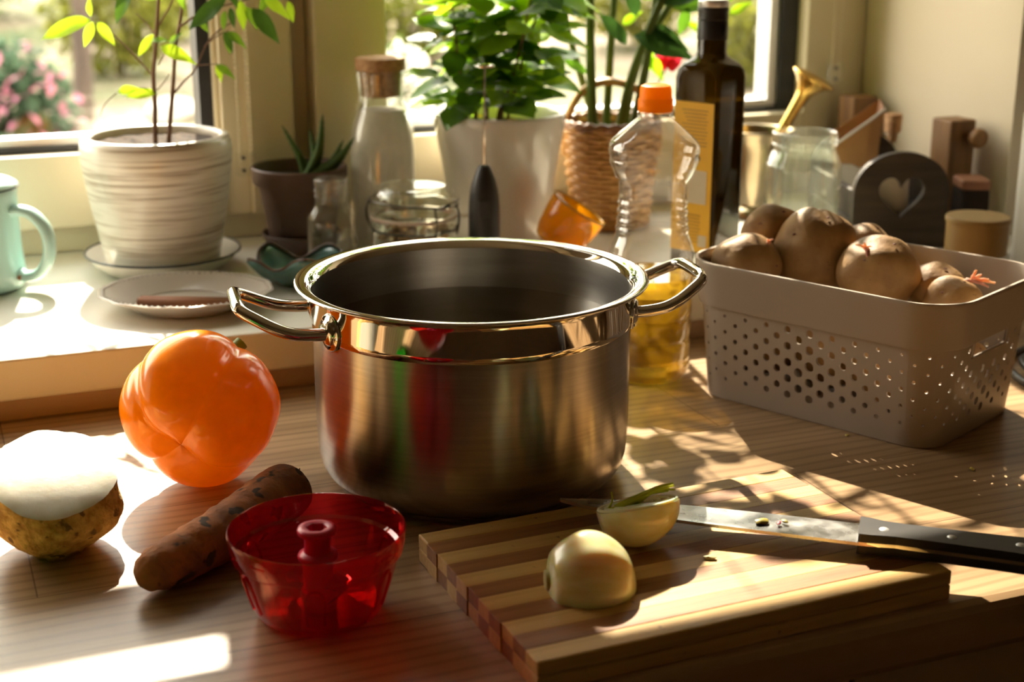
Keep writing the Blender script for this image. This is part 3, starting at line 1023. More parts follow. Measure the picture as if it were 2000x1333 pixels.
def peri(s, z, off=0.0):
    s = s % PER
    starts = [(-(HX - RC), -HY, 0), (HX - RC, -(HY - RC), -90), (HX, -(HY - RC), 90), (HX - RC, HY - RC, 0), (HX - RC, HY, 180), (-(HX - RC), HY - RC, 90), (-HX, HY - RC, -90), (-(HX - RC), -(HY - RC), 180)]
    for (ln, kd), (x, y, a) in zip(SEGS, starts):
        if s <= ln + 1e-9:
            break
        s -= ln
    if kd == 'c':
        t = radians(a) + s / RC
        n = Vector((cos(t), sin(t), 0))
        p = Vector((x, y, 0)) + n * RC
    else:
        d = Vector((cos(radians(a)), sin(radians(a)), 0))
        n = Vector((d.y, -d.x, 0))
        p = Vector((x, y, 0)) + d * s
    return p + n * (0.095 * (z - 0.06) + off) + Vector((0, 0, z))


mids = [(SEGS[0][0] / 2, 0.125), (SEGS[0][0] + SEGS[1][0] + SEGS[2][0] / 2, 0.088)]
mids += [(m0 + PER / 2, w) for m0, w in mids]
NC = 72
dx = PER / NC
ZS, DZ, ZE = 0.0125, 0.0148, 0.0865
wb = B()


def rectpts(s0, s1, z0, z1):
    return [(s0, z0), (s0 + (s1 - s0) / 2, z0), (s1, z0), (s1, z0 + (z1 - z0) / 3), (s1, z0 + 2 * (z1 - z0) / 3), (s1, z1), (s0 + (s1 - s0) / 2, z1), (s0, z1), (s0, z0 + 2 * (z1 - z0) / 3), (s0, z0 + (z1 - z0) / 3)]


TH = 0.0022


def quad(s0, s1, z0, z1):
    for off, fl in ((0, False), (-TH, True)):
        o = len(wb.v)
        wb.v += [peri(s0, z0, off), peri(s1, z0, off), peri(s1, z1, off), peri(s0, z1, off)]
        wb.f.append((o + 3, o + 2, o + 1, o) if fl else (o, o + 1, o + 2, o + 3))


for c in range(NC):
    s0, s1 = c * dx, (c + 1) * dx
    sm = (s0 + s1) / 2
    best = min(mids, key=lambda q: min(abs(sm - q[0]), PER - abs(sm - q[0])) / q[1])
    ds = min(abs(sm - best[0]), PER - abs(sm - best[0])) / best[1]
    slot = best[1] < 0.1 and min(abs(sm - best[0]), PER - abs(sm - best[0])) < 0.032
    top = 0.0705 if slot else ZE
    quad(s0, s1, 0.0, ZS)
    z = ZS
    if c % 2:
        quad(s0, s1, z, z + DZ / 2)
        z += DZ / 2
    while z + DZ <= top + 1e-6:
        zm = z + DZ / 2
        d = ds * 0.95 + abs(zm - 0.047) / 0.045 * 0.32
        r_ = 0.0046 * max(0.28, 1 - 0.80 * d)
        rp = rectpts(s0, s1, z, z + DZ)
        n_ = len(rp)
        o = len(wb.v)
        for off in (0, -TH):
            wb.v += [peri(a_, b_, off) for a_, b_ in rp]
            for a_, b_ in rp:
                t = atan2(b_ - zm, a_ - sm)
                wb.v.append(peri(sm + r_ * cos(t), zm + r_ * sin(t), off))
        for k in range(n_):
            k2 = (k + 1) % n_
            wb.f.append((o + k, o + k2, o + n_ + k2, o + n_ + k))
            i_ = o + 2 * n_
            wb.f.append((i_ + k2, i_ + k, i_ + n_ + k, i_ + n_ + k2))
            wb.f.append((o + n_ + k, o + n_ + k2, i_ + n_ + k2, i_ + n_ + k))
        z += DZ
    if z < top - 1e-6:
        quad(s0, s1, z, top)
for m0, w_ in mids:
    if w_ < 0.1:
        pts = [peri(m0 + u * 0.0325, zz0, -TH / 2) for u, zz0 in ((-1, 0.0855), (-1, 0.072), (-0.9, 0.0705), (-0.5, 0.0705), (0, 0.0705), (0.5, 0.0705), (0.9, 0.0705), (1, 0.072), (1, 0.0855))]
        B().tube(pts, 0.0016, 8).build('slot_edge', M_basket, bk)
bmw = bmesh.new()
mw = wb.mesh('perforated_wall', None)
bmw.from_mesh(mw)
bmesh.ops.remove_doubles(bmw, verts=bmw.verts, dist=2e-5)
bmw.to_mesh(mw)
bmw.free()
mw.polygons.foreach_set('use_smooth', [True] * len(mw.polygons))
mw.set_sharp_from_angle(angle=radians(30))
put('perforated_wall', mw, M_basket, bk)
rb = B()
NR = 144
pr = [(0.0855, 0.0), (0.0855, 0.0024), (0.0875, 0.0030), (0.121, 0.0030), (0.1242, 0.0042), (0.1255, 0.0036), (0.1255, 0.0012), (0.122, 0.0), (0.0855, 0.0)]
for z, off in pr:
    for k in range(NR):
        rb.v.append(peri(k * PER / NR, z, off))
for i in range(len(pr) - 1):
    for k in range(NR):
        k2 = (k + 1) % NR
        rb.f.append((i * NR + k, i * NR + k2, (i + 1) * NR + k2, (i + 1) * NR + k))
rb.build('rim_band', M_basket, bk, smooth=50)
fb = B()
fb.v = [peri(k * PER / NR, 0.003, -0.001) for k in range(NR)] + [peri(k * PER / NR, 0.0055, -0.001) for k in range(NR)]
fb.f = [tuple(range(NR - 1, -1, -1)), tuple(range(NR, 2 * NR))] + [(k, (k + 1) % NR, NR + (k + 1) % NR, NR + k) for k in range(NR)]
fb.build('base_plate', M_basket, bk)

M_pot = pmat('potato_skin', (0.25, 0.132, 0.042), (0.35, 0.20, 0.07), scale=45, rough=0.6, bump=0.3, bscale=240, detail=6, specks=(330, 0.70, (0.12, 0.06, 0.03)))
M_eye = pmat('potato_eye', (0.16, 0.075, 0.05), (0.22, 0.10, 0.07), scale=80, rough=0.8)
M_psprout = pmat('pink_potato_sprout', (0.60, 0.22, 0.18), (0.72, 0.36, 0.30), scale=60, rough=0.5, sss=0.3)
potatoes = [
    ('smooth potato with a dark eye at the left end of the basket', 0.6385, -0.1500, 0.1150, (0.0315, 0.029, 0.0280), 0.2, 1.0),
    ('sunlit round potato behind the leftmost one in the basket', 0.6835, -0.1210, 0.1320, (0.0290, 0.025, 0.0280), 0.5, 2.0),
    ('largest potato, creased at the top, in the middle of the basket', 0.7010, -0.1630, 0.1240, (0.0375, 0.036, 0.0400), 0.1, 3.0),
    ('brown potato with a red sprout right of the largest potato', 0.7290, -0.2225, 0.1150, (0.0365, 0.032, 0.0335), 0.6, 4.0),
    ('pale potato half hidden behind the pink sprouted one', 0.7810, -0.2350, 0.1000, (0.0260, 0.025, 0.0230), 0.0, 5.0),
    ('small potato with long pink sprouts at the right end of the basket', 0.7700, -0.2740, 0.0990, (0.0250, 0.023, 0.0215), 0.3, 6.0),
    ('potato peeking out between the largest and the red sprouted one', 0.7640, -0.1520, 0.1180, (0.0270, 0.024, 0.0250), 1.0, 7.0),
    ('potato at the bottom of the basket, left, behind the holes', 0.670, -0.161, 0.045, (0.038, 0.032, 0.032), 0.9, 8.0),
    ('potato at the bottom of the basket, middle, behind the holes', 0.690, -0.215, 0.045, (0.036, 0.030, 0.032), 0.4, 9.0),
    ('potato at the bottom of the basket, right, behind the holes', 0.7057, -0.273, 0.040, (0.031, 0.027, 0.030), 1.3, 10.0),
    ('potato at the bottom rear of the basket under the others', 0.745, -0.180, 0.042, (0.031, 0.028, 0.032), 2.0, 11.0),
    ('added hidden potato at the bottom of the basket in its front right corner', 0.7243, -0.3070, 0.0370, (0.026, 0.024, 0.028), 0.2, 13.0),  # this potato and the next are unseen, added to darken the right-hand holes
    ('added hidden potato at the bottom of the basket beside the handle slot', 0.7780, -0.2900, 0.0370, (0.026, 0.022, 0.028), 1.2, 14.0),
    ('potato at the bottom right rear of the basket', 0.7740, -0.2400, 0.040, (0.026, 0.024, 0.028), 0.7, 12.0),
]
pobj = []
for lb, x, y, z, rr, tilt, seed in potatoes:
    t = thing('potato', lb, 'potato', (x, y, z), FACE + tilt * 0.4, 'potatoes in the basket')
    dents = [Vector((0.2, -0.4, 0.9)).normalized(), Vector((-0.6, -0.5, 0.5)).normalized(), Vector((0.7, -0.6, 0.1)).normalized()]
    big = seed == 3.0

    def fn(v_):
        k = 1.0
        for i_, d_ in enumerate(dents):
            ang = v_.angle(d_)
            k -= (0.05 if not big else 0.07) * math.exp(-(ang / 0.16) ** 2)
        if big:
            q = v_.x * 1.2 + v_.y * 0.3 - 0.10
            k -= 0.09 * math.exp(-(q / 0.10) ** 2) * max(0, v_.z) ** 1.5
        return k
    v, f = blob(*rr, amp=0.07, freq=1.25, seed=seed, sub=4, fn=fn)
    B().add(v, f).build('skin', M_pot, t, smooth=80)
    for i_, d_ in enumerate(dents):
        p = Vector((d_.x * rr[0], d_.y * rr[1], d_.z * rr[2])) * 0.97
        ve, fe = blob(0.0016, 0.0010, 0.0008, 0.2, 2, seed + i_, 2)
        B().add(ve, fe, Matrix.Translation(p)).build('eye', M_eye, t)
    pobj.append((t, rr))


def sprouts(t, p, dirs, r0):
    for i_, d_ in enumerate(dirs):
        d_ = Vector(d_)
        a = Vector(p)
        pts = spline([a - d_ * 0.3, a + d_ * 0.5 + Vector((0, 0, 0.001)), a + d_], 5)
        B().tube(pts, [r0 * (1 - 0.05 * k) * (1 + 0.25 * sin(k * 2.1)) for k in range(11)], 8).build('sprout', M_psprout, t)


sprouts(pobj[3][0], (-0.020, -0.012, 0.0265), [(-0.004, -0.004, 0.006), (-0.010, -0.001, 0.004), (0.002, -0.006, 0.003), (-0.001, -0.005, -0.006)], 0.0014)
sprouts(pobj[5][0], (0.0130, -0.004, 0.0180), [(0.014, -0.004, 0.002), (0.008, -0.002, 0.006), (0.019, -0.006, -0.0005), (0.004, 0.0, 0.010), (0.012, -0.009, -0.003)], 0.0017)
sprouts(pobj[0][0], (0.017, -0.010, 0.0225), [(0.004, -0.002, 0.003), (-0.002, -0.003, 0.003)], 0.0013)

# ------------------------------------------------------------------ plastic oil bottle
M_oil = glass('sunflower_oil', (0.98, 0.78, 0.20), ior=1.3, rough=0.02, refr=0.5, refr_ior=1.3, body=(0.98, 0.66, 0.04), body_w=0.22)
M_orange = leafmat('orange_cap_plastic', (0.95, 0.28, 0.008), (1.0, 0.42, 0.01), 0.45, 0.2)
ob = thing('oil_bottle', 'clear ribbed plastic oil bottle with orange cap behind the pot', 'bottle', (0.5735, -0.0910, 0.0), FACE)
pp = [(0.0, 0.003), (0.026, 0.0005), (0.0335, 0.0025), (0.0372, 0.010), (0.0384, 0.016), (0.0376, 0.020), (0.0385, 0.024), (0.0387, 0.036), (0.0378, 0.040), (0.0387, 0.044), (0.0389, 0.058), (0.0379, 0.062), (0.0389, 0.066), (0.0392, 0.080),
      (0.0384, 0.084), (0.0395, 0.089), (0.0404, 0.100), (0.0405, 0.110), (0.0396, 0.119), (0.0384, 0.123), (0.0374, 0.127), (0.0355, 0.132), (0.0330, 0.1385), (0.0338, 0.1425), (0.0322, 0.1465), (0.0330, 0.1505), (0.0314, 0.1545), (0.0326, 0.1585), (0.0310, 0.1625), (0.0324, 0.1665), (0.0310, 0.1705),
      (0.0312, 0.178), (0.0318, 0.186), (0.0345, 0.190), (0.0372, 0.196), (0.0400, 0.2035), (0.0396, 0.2075), (0.0409, 0.2120), (0.0410, 0.2165), (0.0392, 0.2215), (0.0330, 0.2280), (0.0250, 0.2350), (0.0172, 0.2415), (0.0138, 0.2445), (0.0132, 0.2485), (0.0132, 0.256)]
pp = sprof(pp, 3)


def facet(t, r, z):
    return 1 - 0.018 * (0.5 + 0.5 * cos(10 * t)) * max(0.0, min(1.0, (z - 0.222) / 0.006)) * max(0.0, min(1.0, (0.244 - z) / 0.006))


B().lathe(pp, 64, fn=facet).build('bottle_wall', M_clearplastic, ob, smooth=70)
oilp = [(max(0, r - 0.0010), z) for r, z in pp if 0.002 < z < 0.1000]
oilp = [(0.0, 0.0042)] + oilp + [(oilp[-1][0], 0.1002), (0.0, 0.1002)]
B().lathe(oilp, 64).build('oil', M_oil, ob, smooth=60)
cap = B().lathe([(0.0155, 0.2490), (0.0157, 0.2515), (0.0157, 0.2590), (0.0148, 0.2600), (0.0146, 0.2610), (0.0142, 0.2680), (0.0132, 0.2712), (0.010, 0.2724), (0.0, 0.2726)], 40).build('cap', M_orange, ob, smooth=45)
B().lathe([(0.0135, 0.2440), (0.0158, 0.2442), (0.0160, 0.2480), (0.0140, 0.2486)], 40).build('neck_ring', M_clearplastic, ob)

# ------------------------------------------------------------------ dark olive oil bottle
M_dark = glass('dark_green_glass', (0.20, 0.13, 0.015), ior=1.5, rough=0.03, body=(0.035, 0.022, 0.006), body_w=0.55)
M_label = pmat('yellow_label', (0.80, 0.43, 0.015), (0.85, 0.48, 0.02), scale=30, rough=0.55)
M_print = pmat('label_print', (0.42, 0.22, 0.02), (0.46, 0.25, 0.03), scale=30, rough=0.6)
M_grey = pmat('grey_print', (0.20, 0.17, 0.10), (0.24, 0.2, 0.13), scale=30, rough=0.6)
M_pale = pmat('pale_print', (0.62, 0.52, 0.34), (0.66, 0.56, 0.38), scale=30, rough=0.6)
dk = thing('olive_oil_bottle', 'tall dark square glass bottle with yellow label behind the oil bottle', 'bottle', (0.7070, 0.0460, Z_SILL), FACE + radians(-41))


def sq(half, rc, n=6):
    out_ = []
    for cx, cy_, a0 in ((1, -1, -90), (1, 1, 0), (-1, 1, 90), (-1, -1, 180)):
        for k in range(n + 1):
            a = radians(a0 + 90 * k / n)
            out_.append((cx * (half - rc) + rc * cos(a), cy_ * (half - rc) + rc * sin(a)))
    return out_


db = B()
lev = [(0.0, 0.020, 0.010), (0.001, 0.0245, 0.008), (0.005, 0.0265, 0.006), (0.202, 0.0268, 0.006), (0.210, 0.0262, 0.008), (0.216, 0.0240, 0.012), (0.220, 0.0200, 0.016), (0.2235, 0.0165, 0.0164), (0.228, 0.0150, 0.01495), (0.245, 0.0148, 0.01475), (0.2755, 0.0146, 0.01455)]
m_ = 28
for z, h_, rc in lev:
    db.v += [Vector((x, y, z)) for x, y in sq(h_, rc)]
db.f = [tuple(range(m_ - 1, -1, -1))]
for i in range(len(lev) - 1):
    for k in range(m_):
        k2 = (k + 1) % m_
        db.f.append((i * m_ + k, i * m_ + k2, (i + 1) * m_ + k2, (i + 1) * m_ + k))
db.build('glass_body', M_dark, dk, smooth=35)
B().lathe([(0.0154, 0.240), (0.0155, 0.258), (0.0149, 0.2588), (0.0156, 0.2600), (0.0149, 0.2620), (0.0156, 0.2640), (0.0149, 0.2660), (0.0156, 0.2680), (0.0155, 0.2700), (0.0150, 0.2715)], 40).build('screw_cap', M_black, dk, smooth=40)
B().lathe([(0.0150, 0.2716), (0.0153, 0.2720), (0.0153, 0.2775), (0.0140, 0.2790), (0.0, 0.2792)], 40).build('cap_top', M_alu, dk)
# the label sits on the -x face
lb_ = B().box(-0.0278, -0.0271, -0.0235, 0.0235, 0.028, 0.1800).build('label', M_label, dk, rot=(0, 0, radians(90)), smooth=None)
pr_ = B()
for k in range(11):
    z = 0.172 - 0.0035 * k
    pr_.box(-0.0281, -0.0278, -0.017 + 0.001 * (k % 3), 0.014 - 0.002 * (k % 4), z - 0.0006, z + 0.0006)
for k in range(9):
    z = 0.066 - 0.0034 * k
    pr_.box(-0.0281, -0.0278, -0.012 + 0.001 * (k % 2), 0.016 - 0.002 * (k % 3), z - 0.0006, z + 0.0006)
pr_.build('print', M_print, lb_, smooth=None)['kind'] = 'stuff'
B().lathe([(0.0, 0.0), (0.0033, 0.0), (0.0033, 0.0004), (0.0, 0.0005)], 18, Matrix.Translation((-0.0278, -0.006, 0.124)) @ Matrix.Rotation(radians(-90), 4, 'Y')).build('round_mark', M_grey, lb_)
B().box(-0.0281, -0.0278, -0.018, 0.004, 0.078, 0.112).build('pale_panel', M_pale, lb_, smooth=None)
B().box(-0.0281, -0.0278, -0.020, -0.010, 0.034, 0.046).build('barcode', M_pale, lb_, smooth=None)
# ------------------------------------------------------------------ things on the sill, from the left
M_mint = pmat('mint_enamel', (0.44, 0.68, 0.64), (0.50, 0.74, 0.70), scale=6, rough=0.22, coat=0.3)
M_rust = pmat('rust_spot', (0.45, 0.18, 0.04), (0.3, 0.1, 0.03), scale=90, rough=0.8)
M_darkrim = pmat('dark_rim_enamel', (0.03, 0.04, 0.05), (0.05, 0.06, 0.07), scale=30, rough=0.25)
mg = thing('mug', 'mint green enamel mug with a lid at the left end of the sill', 'mug', (0.0035, 0.2590, Z_SILL), FACE)
mp = [(0.0, 0.001), (0.038, 0.001), (0.0435, 0.004), (0.0460, 0.010), (0.0455, 0.020), (0.0438, 0.040), (0.0435, 0.070), (0.0440, 0.095), (0.0448, 0.101), (0.0440, 0.102), (0.0425, 0.100), (0.0422, 0.07), (0.0425, 0.03), (0.040, 0.004), (0.0, 0.0035)]
B().lathe(mp, 64).build('cup', M_mint, mg, smooth=60)
B().lathe([(0.0, 0.1145), (0.020, 0.1135), (0.038, 0.1105), (0.0452, 0.1065), (0.0458, 0.1045), (0.0448, 0.1030), (0.0410, 0.1025), (0.0, 0.1025)], 64).build('lid', M_mint, mg, smooth=60)
B().tube([(0.0457 * cos(t), 0.0457 * sin(t), 0.1030) for t in [2 * pi * k / 64 for k in range(64)]], 0.0008, 6, closed=True).build('lid_edge', M_darkrim, mg)
hp_ = spline([(0.0420, 0, 0.080), (0.050, 0, 0.0815), (0.062, 0, 0.078), (0.0735, 0, 0.066), (0.0775, 0, 0.050), (0.0745, 0, 0.032), (0.065, 0, 0.019), (0.052, 0, 0.015), (0.0440, 0, 0.018)], 6)
hb = B()
for i, p in enumerate(hp_):
    t = (hp_[min(i + 1, len(hp_) - 1)] - hp_[max(i - 1, 0)]).normalized()
    nn_ = Vector((t.z, 0, -t.x))
    for k in range(12):
        a = 2 * pi * k / 12
        hb.v.append(p + nn_ * 0.0056 * cos(a) + Vector((0, 1, 0)) * 0.0098 * sin(a))
for i in range(len(hp_) - 1):
    for k in range(12):
        hb.f.append((i * 12 + k, i * 12 + (k + 1) % 12, (i + 1) * 12 + (k + 1) % 12, (i + 1) * 12 + k))
hd = hb.build('handle', M_mint, mg, (0, 0, 0), (0, 0, radians(-8)), smooth=80)
v, f = blob(0.0028, 0.002, 0.0028, 0.3, 2, 1, 2)
B().add(v, f).build('rust_spot', M_rust, hd, (0.0475, -0.0085, 0.0155))


# leaves: unit length along +Y
def leaf_mesh(name, w, fold=0.25, droop=0.25, tip=1.0, n=8, twist=0.0):
    b = B()
    for i in range(n + 1):
        u = i / n
        ww = w * (sin(pi * u ** 0.85) ** 0.9) * (1 - 0.35 * tip * u * u) if 0 < i < n else 0.004
        z = -droop * u * u
        y = u * (1 - 0.12 * droop * u)
        for s in (-1, -0.5, 0, 0.5, 1):
            b.v.append(Vector((s * ww, y, z + abs(s) * ww * fold + 0.02 * sin(u * 9 + s))))
    for i in range(n):
        for k in range(4):
            a = i * 5 + k
            b.f.append((a, a + 1, a + 6, a + 5))
    return b.mesh(name, 180)


def place_leaf(me, mat, parent, p, d, up, length, name='leaf'):
    d = Vector(d).normalized()
    up = Vector(up)
    x = d.cross(up)
    if x.length < 1e-4:
        x = d.orthogonal()
    x.normalize()
    z = x.cross(d)
    o = put(name, me, mat, parent)
    R = Matrix((x, d, z)).transposed().to_4x4()
    o.matrix_basis = Matrix.Translation(Vector(p)) @ R @ Matrix.Scale(length, 4)
    return o


# ficus in a striped white pot
M_striated = pmat('brushed_white_glaze', (0.36, 0.27, 0.18), (0.80, 0.75, 0.66), scale=13, stretch=(0.8, 0.8, 24), rough=0.28, bump=0.15, bscale=18, bstretch=(0.5, 0.5, 9), lo=0.30, hi=0.52, coat=0.3)
M_enamel = pmat('white_enamel', (0.78, 0.74, 0.66), (0.82, 0.78, 0.70), scale=8, rough=0.25)
FX, FY = 0.1880, 0.2720
sa = thing('saucer', 'white enamel saucer with dark rim under the ficus pot', 'saucer', (FX, FY, Z_SILL), FACE)
B().lathe([(0.0, 0.0005), (0.056, 0.0005), (0.060, 0.002), (0.072, 0.012), (0.0795, 0.0205), (0.0800, 0.0215), (0.0790, 0.0216), (0.0710, 0.0135), (0.0595, 0.0045), (0.0, 0.0035)], 80).build('dish', M_enamel, sa, smooth=50)
B().tube([(0.0798 * cos(t), 0.0798 * sin(t), 0.0213) for t in [2 * pi * k / 80 for k in range(80)]], 0.0013, 8, closed=True).build('rim', M_darkrim, sa)
fi = thing('potted_ficus', 'small ficus with thin stems in a brushed white ceramic pot', 'potted plant', (FX, FY, Z_SILL + 0.0038), FACE)
fp = sprof([(0.053, 0.0), (0.0565, 0.002), (0.0600, 0.015), (0.0655, 0.045), (0.0710, 0.075), (0.0752, 0.105), (0.0768, 0.122), (0.0762, 0.131), (0.0735, 0.1375), (0.0690, 0.1390), (0.0655, 0.1375), (0.0645, 0.132), (0.0640, 0.118)], 4)
B().lathe([(0, 0.001)] + fp, 96).build('pot', M_striated, fi, smooth=70)
sb_ = B()
so = [(0.0, 0.131)] + [(0.0648 * k / 8, 0.130 + 0.0012 * sin(k * 2)) for k in range(1, 9)]
sb_.lathe(so, 48)
sb_.v = [q + Vector((0, 0, 0.003 * noise.noise(q * 90))) for q in sb_.v]
sb_.build('soil', M_soil, fi)
M_lf = [leafmat('ficus_leaf_light', (0.16, 0.30, 0.015), (0.55, 0.80, 0.03), 0.55, 0.3), leafmat('ficus_leaf_mid', (0.08, 0.17, 0.02), (0.28, 0.48, 0.03), 0.45, 0.3), leafmat('ficus_leaf_dark', (0.03, 0.075, 0.02), (0.10, 0.20, 0.02), 0.35, 0.25)]
me_f0 = leaf_mesh('ficus_leaf', 0.20, 0.22, 0.18)
me_f = [[me_f0.copy() for _ in range(1)][0] for _ in range(3)]


def F_(x, y, d=0.0):
    """image pixel coordinates of the ficus to local metres: 1 pixel = 0.54 mm"""
    return Vector(((x - 316 + (380 - y) * 0.0705) * 0.000536, d, 0.0092 + (497 - y) * 0.000543))  # x and y are image pixels; the shift undoes the lean of uprights


def stem(parent, pts, r0, r1, mat=M_bark, name='stem', seg=9, n=6):
    p = spline(pts, n)
    k = len(p) - 1
    return B().tube(p, [r0 + (r1 - r0) * i / k for i in range(k + 1)], seg).build(name, mat, parent, smooth=80)


stem(fi, [F_(308, 285), F_(307, 240), F_(306, 200, 0.002), F_(304, 150, 0.0), F_(308, 105, -0.002), F_(312, 60, -0.004), F_(316, 0, -0.004), F_(318, -90, 0.0), F_(310, -200, 0.01)], 0.0027, 0.0015)
stem(fi, [F_(331, 285, 0.004), F_(334, 240, 0.004), F_(338, 190, 0.004), F_(340, 150, 0.006), F_(342, 100, 0.008), F_(350, 50, 0.01), F_(356, 0, 0.012), F_(366, -90, 0.015), F_(372, -190, 0.02)], 0.0026, 0.0013)
br = [([(304, 150), (280, 125), (250, 95), (222, 70), (196, 48)], 0.0011), ([(308, 75), (292, 55), (272, 34)], 0.0009), ([(342, 182), (360, 160), (380, 138), (402, 90), (430, 62), (452, 52)], 0.0013),
      ([(384, 130), (405, 128), (425, 126)], 0.0008), ([(400, 95), (425, 75), (445, 66)], 0.0008), ([(316, 55), (335, 25), (352, 0), (400, -30), (450, -45)], 0.0012), ([(352, 60), (385, 38), (420, 25), (470, 12), (530, -8), (570, -14)], 0.0013),
      ([(309, 180), (290, 172), (262, 172)], 0.0007), ([(312, 130), (322, 110), (330, 90)], 0.0007), ([(316, 0), (300, -30), (262, -50)], 0.001), ([(312, 175), (325, 160), (334, 145)], 0.0007), ([(236, 180), (215, 200), (206, 222)], 0.0006)]
for k, (pl, r0) in enumerate(br):
    stem(fi, [F_(x, y, 0.004 * sin(k) + 0.002 * i * (-1) ** k) for i, (x, y) in enumerate(pl)], r0, r0 * 0.6, name='branch', seg=6)
lv = [(196, 44, 106, 68, 0, -.02), (192, 40, 190, 2, 0, -.01), (190, 50, 178, 92, 0, 0.0), (200, 50, 232, 88, 0, 0.0), (278, -20, 246, 44, 2, -.03), (280, 8, 315, 6, 0, .01), (306, 82, 338, 78, 1, -.01), (300, 75, 272, 110, 0, .01),
      (316, 95, 384, 118, 0, .0), (310, 180, 255, 182, 0, .0), (450, 4, 382, 52, 2, -.03), (452, -30, 472, 18, 2, -.03), (470, 10, 478, 60, 0, -.01), (438, 30, 436, 62, 1, .0), (448, 24, 456, 58, 2, .0), (480, 20, 505, 58, 1, -.01), (495, 22, 546, 80, 2, -.02),
      (510, 5, 560, 38, 0, .0), (556, 12, 566, 48, 0, .0), (570, -14, 632, 2, 0, .01), (445, 66, 484, 90, 1, -.01), (444, 68, 448, 106, 1, .0), (440, 66, 460, 100, 2, -.01), (425, 126, 464, 146, 1, -.01), (424, 128, 436, 156, 0, .0), (350, 0, 366, 26, 1, .0),
      (236, 178, 280, 170, 0, .0), (330, 92, 352, 70, 1, .01), (380, 40, 400, 70, 1, .02), (520, -6, 500, 34, 1, .01), (262, -50, 215, -20, 1, 0), (255, -55, 300, -90, 0, 0), (400, -30, 430, -80, 1, .01), (450, -45, 500, -70, 2, 0.0), (372, -190, 340, -250, 1, 0), (318, -90, 270, -120, 1, 0), (366, -90, 420, -130, 1, 0), (310, -200, 260, -240, 0, 0), (330, -140, 380, -190, 1, 0.01)]
for k, (x0, y0, x1, y1, mi, d) in enumerate(lv):
    p, q = F_(x0, y0, d), F_(x1, y1, d - 0.008)
    r_ = random.Random(k)
    up = Vector((r_.uniform(-0.5, 0.5), -0.9, 0.6 + r_.uniform(-0.3, 0.4)))
    place_leaf(me_f[mi], M_lf[mi], fi, p, q - p, up, (q - p).length * 1.06)

# plate with a cinnamon stick
M_plate = pmat('grey_white_porcelain', (0.58, 0.52, 0.46), (0.63, 0.57, 0.51), scale=6, rough=0.2, coat=0.3)
PX, PY = 0.1822, 0.1100
pl = thing('plate', 'white porcelain plate with beaded rim holding a cinnamon stick', 'plate', (PX, PY, Z_SILL), FACE)


def scal(t, r, z):
    return 1 + 0.012 * max(0.0, (r - 0.06) / 0.022) * cos(14 * t)


B().lathe(sprof([(0.0, 0.0022), (0.040, 0.0008), (0.047, 0.0005), (0.050, 0.0022), (0.062, 0.0085), (0.0760, 0.0150), (0.0818, 0.0175), (0.0822, 0.0186), (0.0800, 0.0190), (0.0730, 0.0168), (0.060, 0.0110), (0.050, 0.0062), (0.045, 0.0048), (0.0, 0.0046)], 4), 112, Matrix.Diagonal((1, 0.84, 1, 1)), fn=scal).build('dish', M_plate, pl, smooth=60)
bd = B()
vs_, fs_ = ico(1)
for k in range(84):
    t = 2 * pi * k / 84
    bd.add([v_ * 0.0014 + Vector((0.0770 * cos(t) * (1 + 0.01 * cos(14 * t)), 0.84 * 0.0770 * sin(t) * (1 + 0.01 * cos(14 * t)), 0.0183)) for v_ in vs_], fs_)
bo = bd.build('beading', M_plate, pl)
bo['kind'] = 'stuff'
M_cin = pmat('cinnamon_bark', (0.22, 0.075, 0.025), (0.33, 0.13, 0.05), scale=20, stretch=(0.3, 6, 6), rough=0.7, bump=0.3, bscale=60, bstretch=(0.3, 4, 4))
cn = thing('cinnamon_stick', 'brown cinnamon stick lying on the white plate', 'cinnamon', (PX - 0.002, PY - 0.018, Z_SILL + 0.0110), FACE + radians(-4))
for s in (-1, 1):
    prof_ = []
    cb = B()
    nn_ = 26
    for xi in (-0.046, 0.046):
        for k in range(nn_):
            a = radians(-90 + s * (k / (nn_ - 1)) * 500)
            rr_ = 0.0042 - 0.0020 * k / (nn_ - 1)
            cb.v.append(Vector((xi, s * 0.0040 + rr_ * cos(a), rr_ * sin(a))))
    for k in range(nn_ - 1):
        cb.f.append((k, k + 1, nn_ + k + 1, nn_ + k))
    cb.build('curl', M_cin, cn, smooth=80, solid=0.0006)

# teal leaf dish
M_teal = pmat('teal_glaze', (0.10, 0.24, 0.24), (0.15, 0.32, 0.31), scale=12, rough=0.25, coat=0.4)
M_tealrim = pmat('brown_glaze_edge', (0.09, 0.05, 0.035), (0.14, 0.08, 0.05), scale=30, rough=0.35)
td = thing('leaf_dish', 'teal leaf shaped ceramic dish with brown edge behind the pot handle', 'dish', (0.3085, 0.158, Z_SILL), FACE)
ol = []
for k in range(72):
    t = 2 * pi * k / 72
    r_ = 0.047 * (1 + 0.10 * cos(5 * t + 0.6) + 0.05 * cos(9 * t))
    zz = 0.026 + 0.006 * cos(5 * t + 0.6) + 0.003 * sin(3 * t)
    ol.append(Vector((r_ * cos(t) * 1.05, r_ * sin(t) * 0.85, zz)))
tb = B()
for s, zf in ((1.0, 1.0), (0.9, 0.74), (0.75, 0.44), (0.55, 0.2), (0.35, 0.06), (0.2, 0.03)):
    tb.v += [Vector((p.x * s, p.y * s, p.z * zf)) for p in ol]
for i in range(5):
    for k in range(72):
        tb.f.append((i * 72 + (k + 1) % 72, i * 72 + k, (i + 1) * 72 + k, (i + 1) * 72 + (k + 1) % 72))
tb.f.append(tuple(5 * 72 + k for k in range(71, -1, -1)))
tb.v = [q + Vector((0, 0, 0.0006)) for q in tb.v]
tb.build('dish', M_teal, td, smooth=80, solid=-0.003)
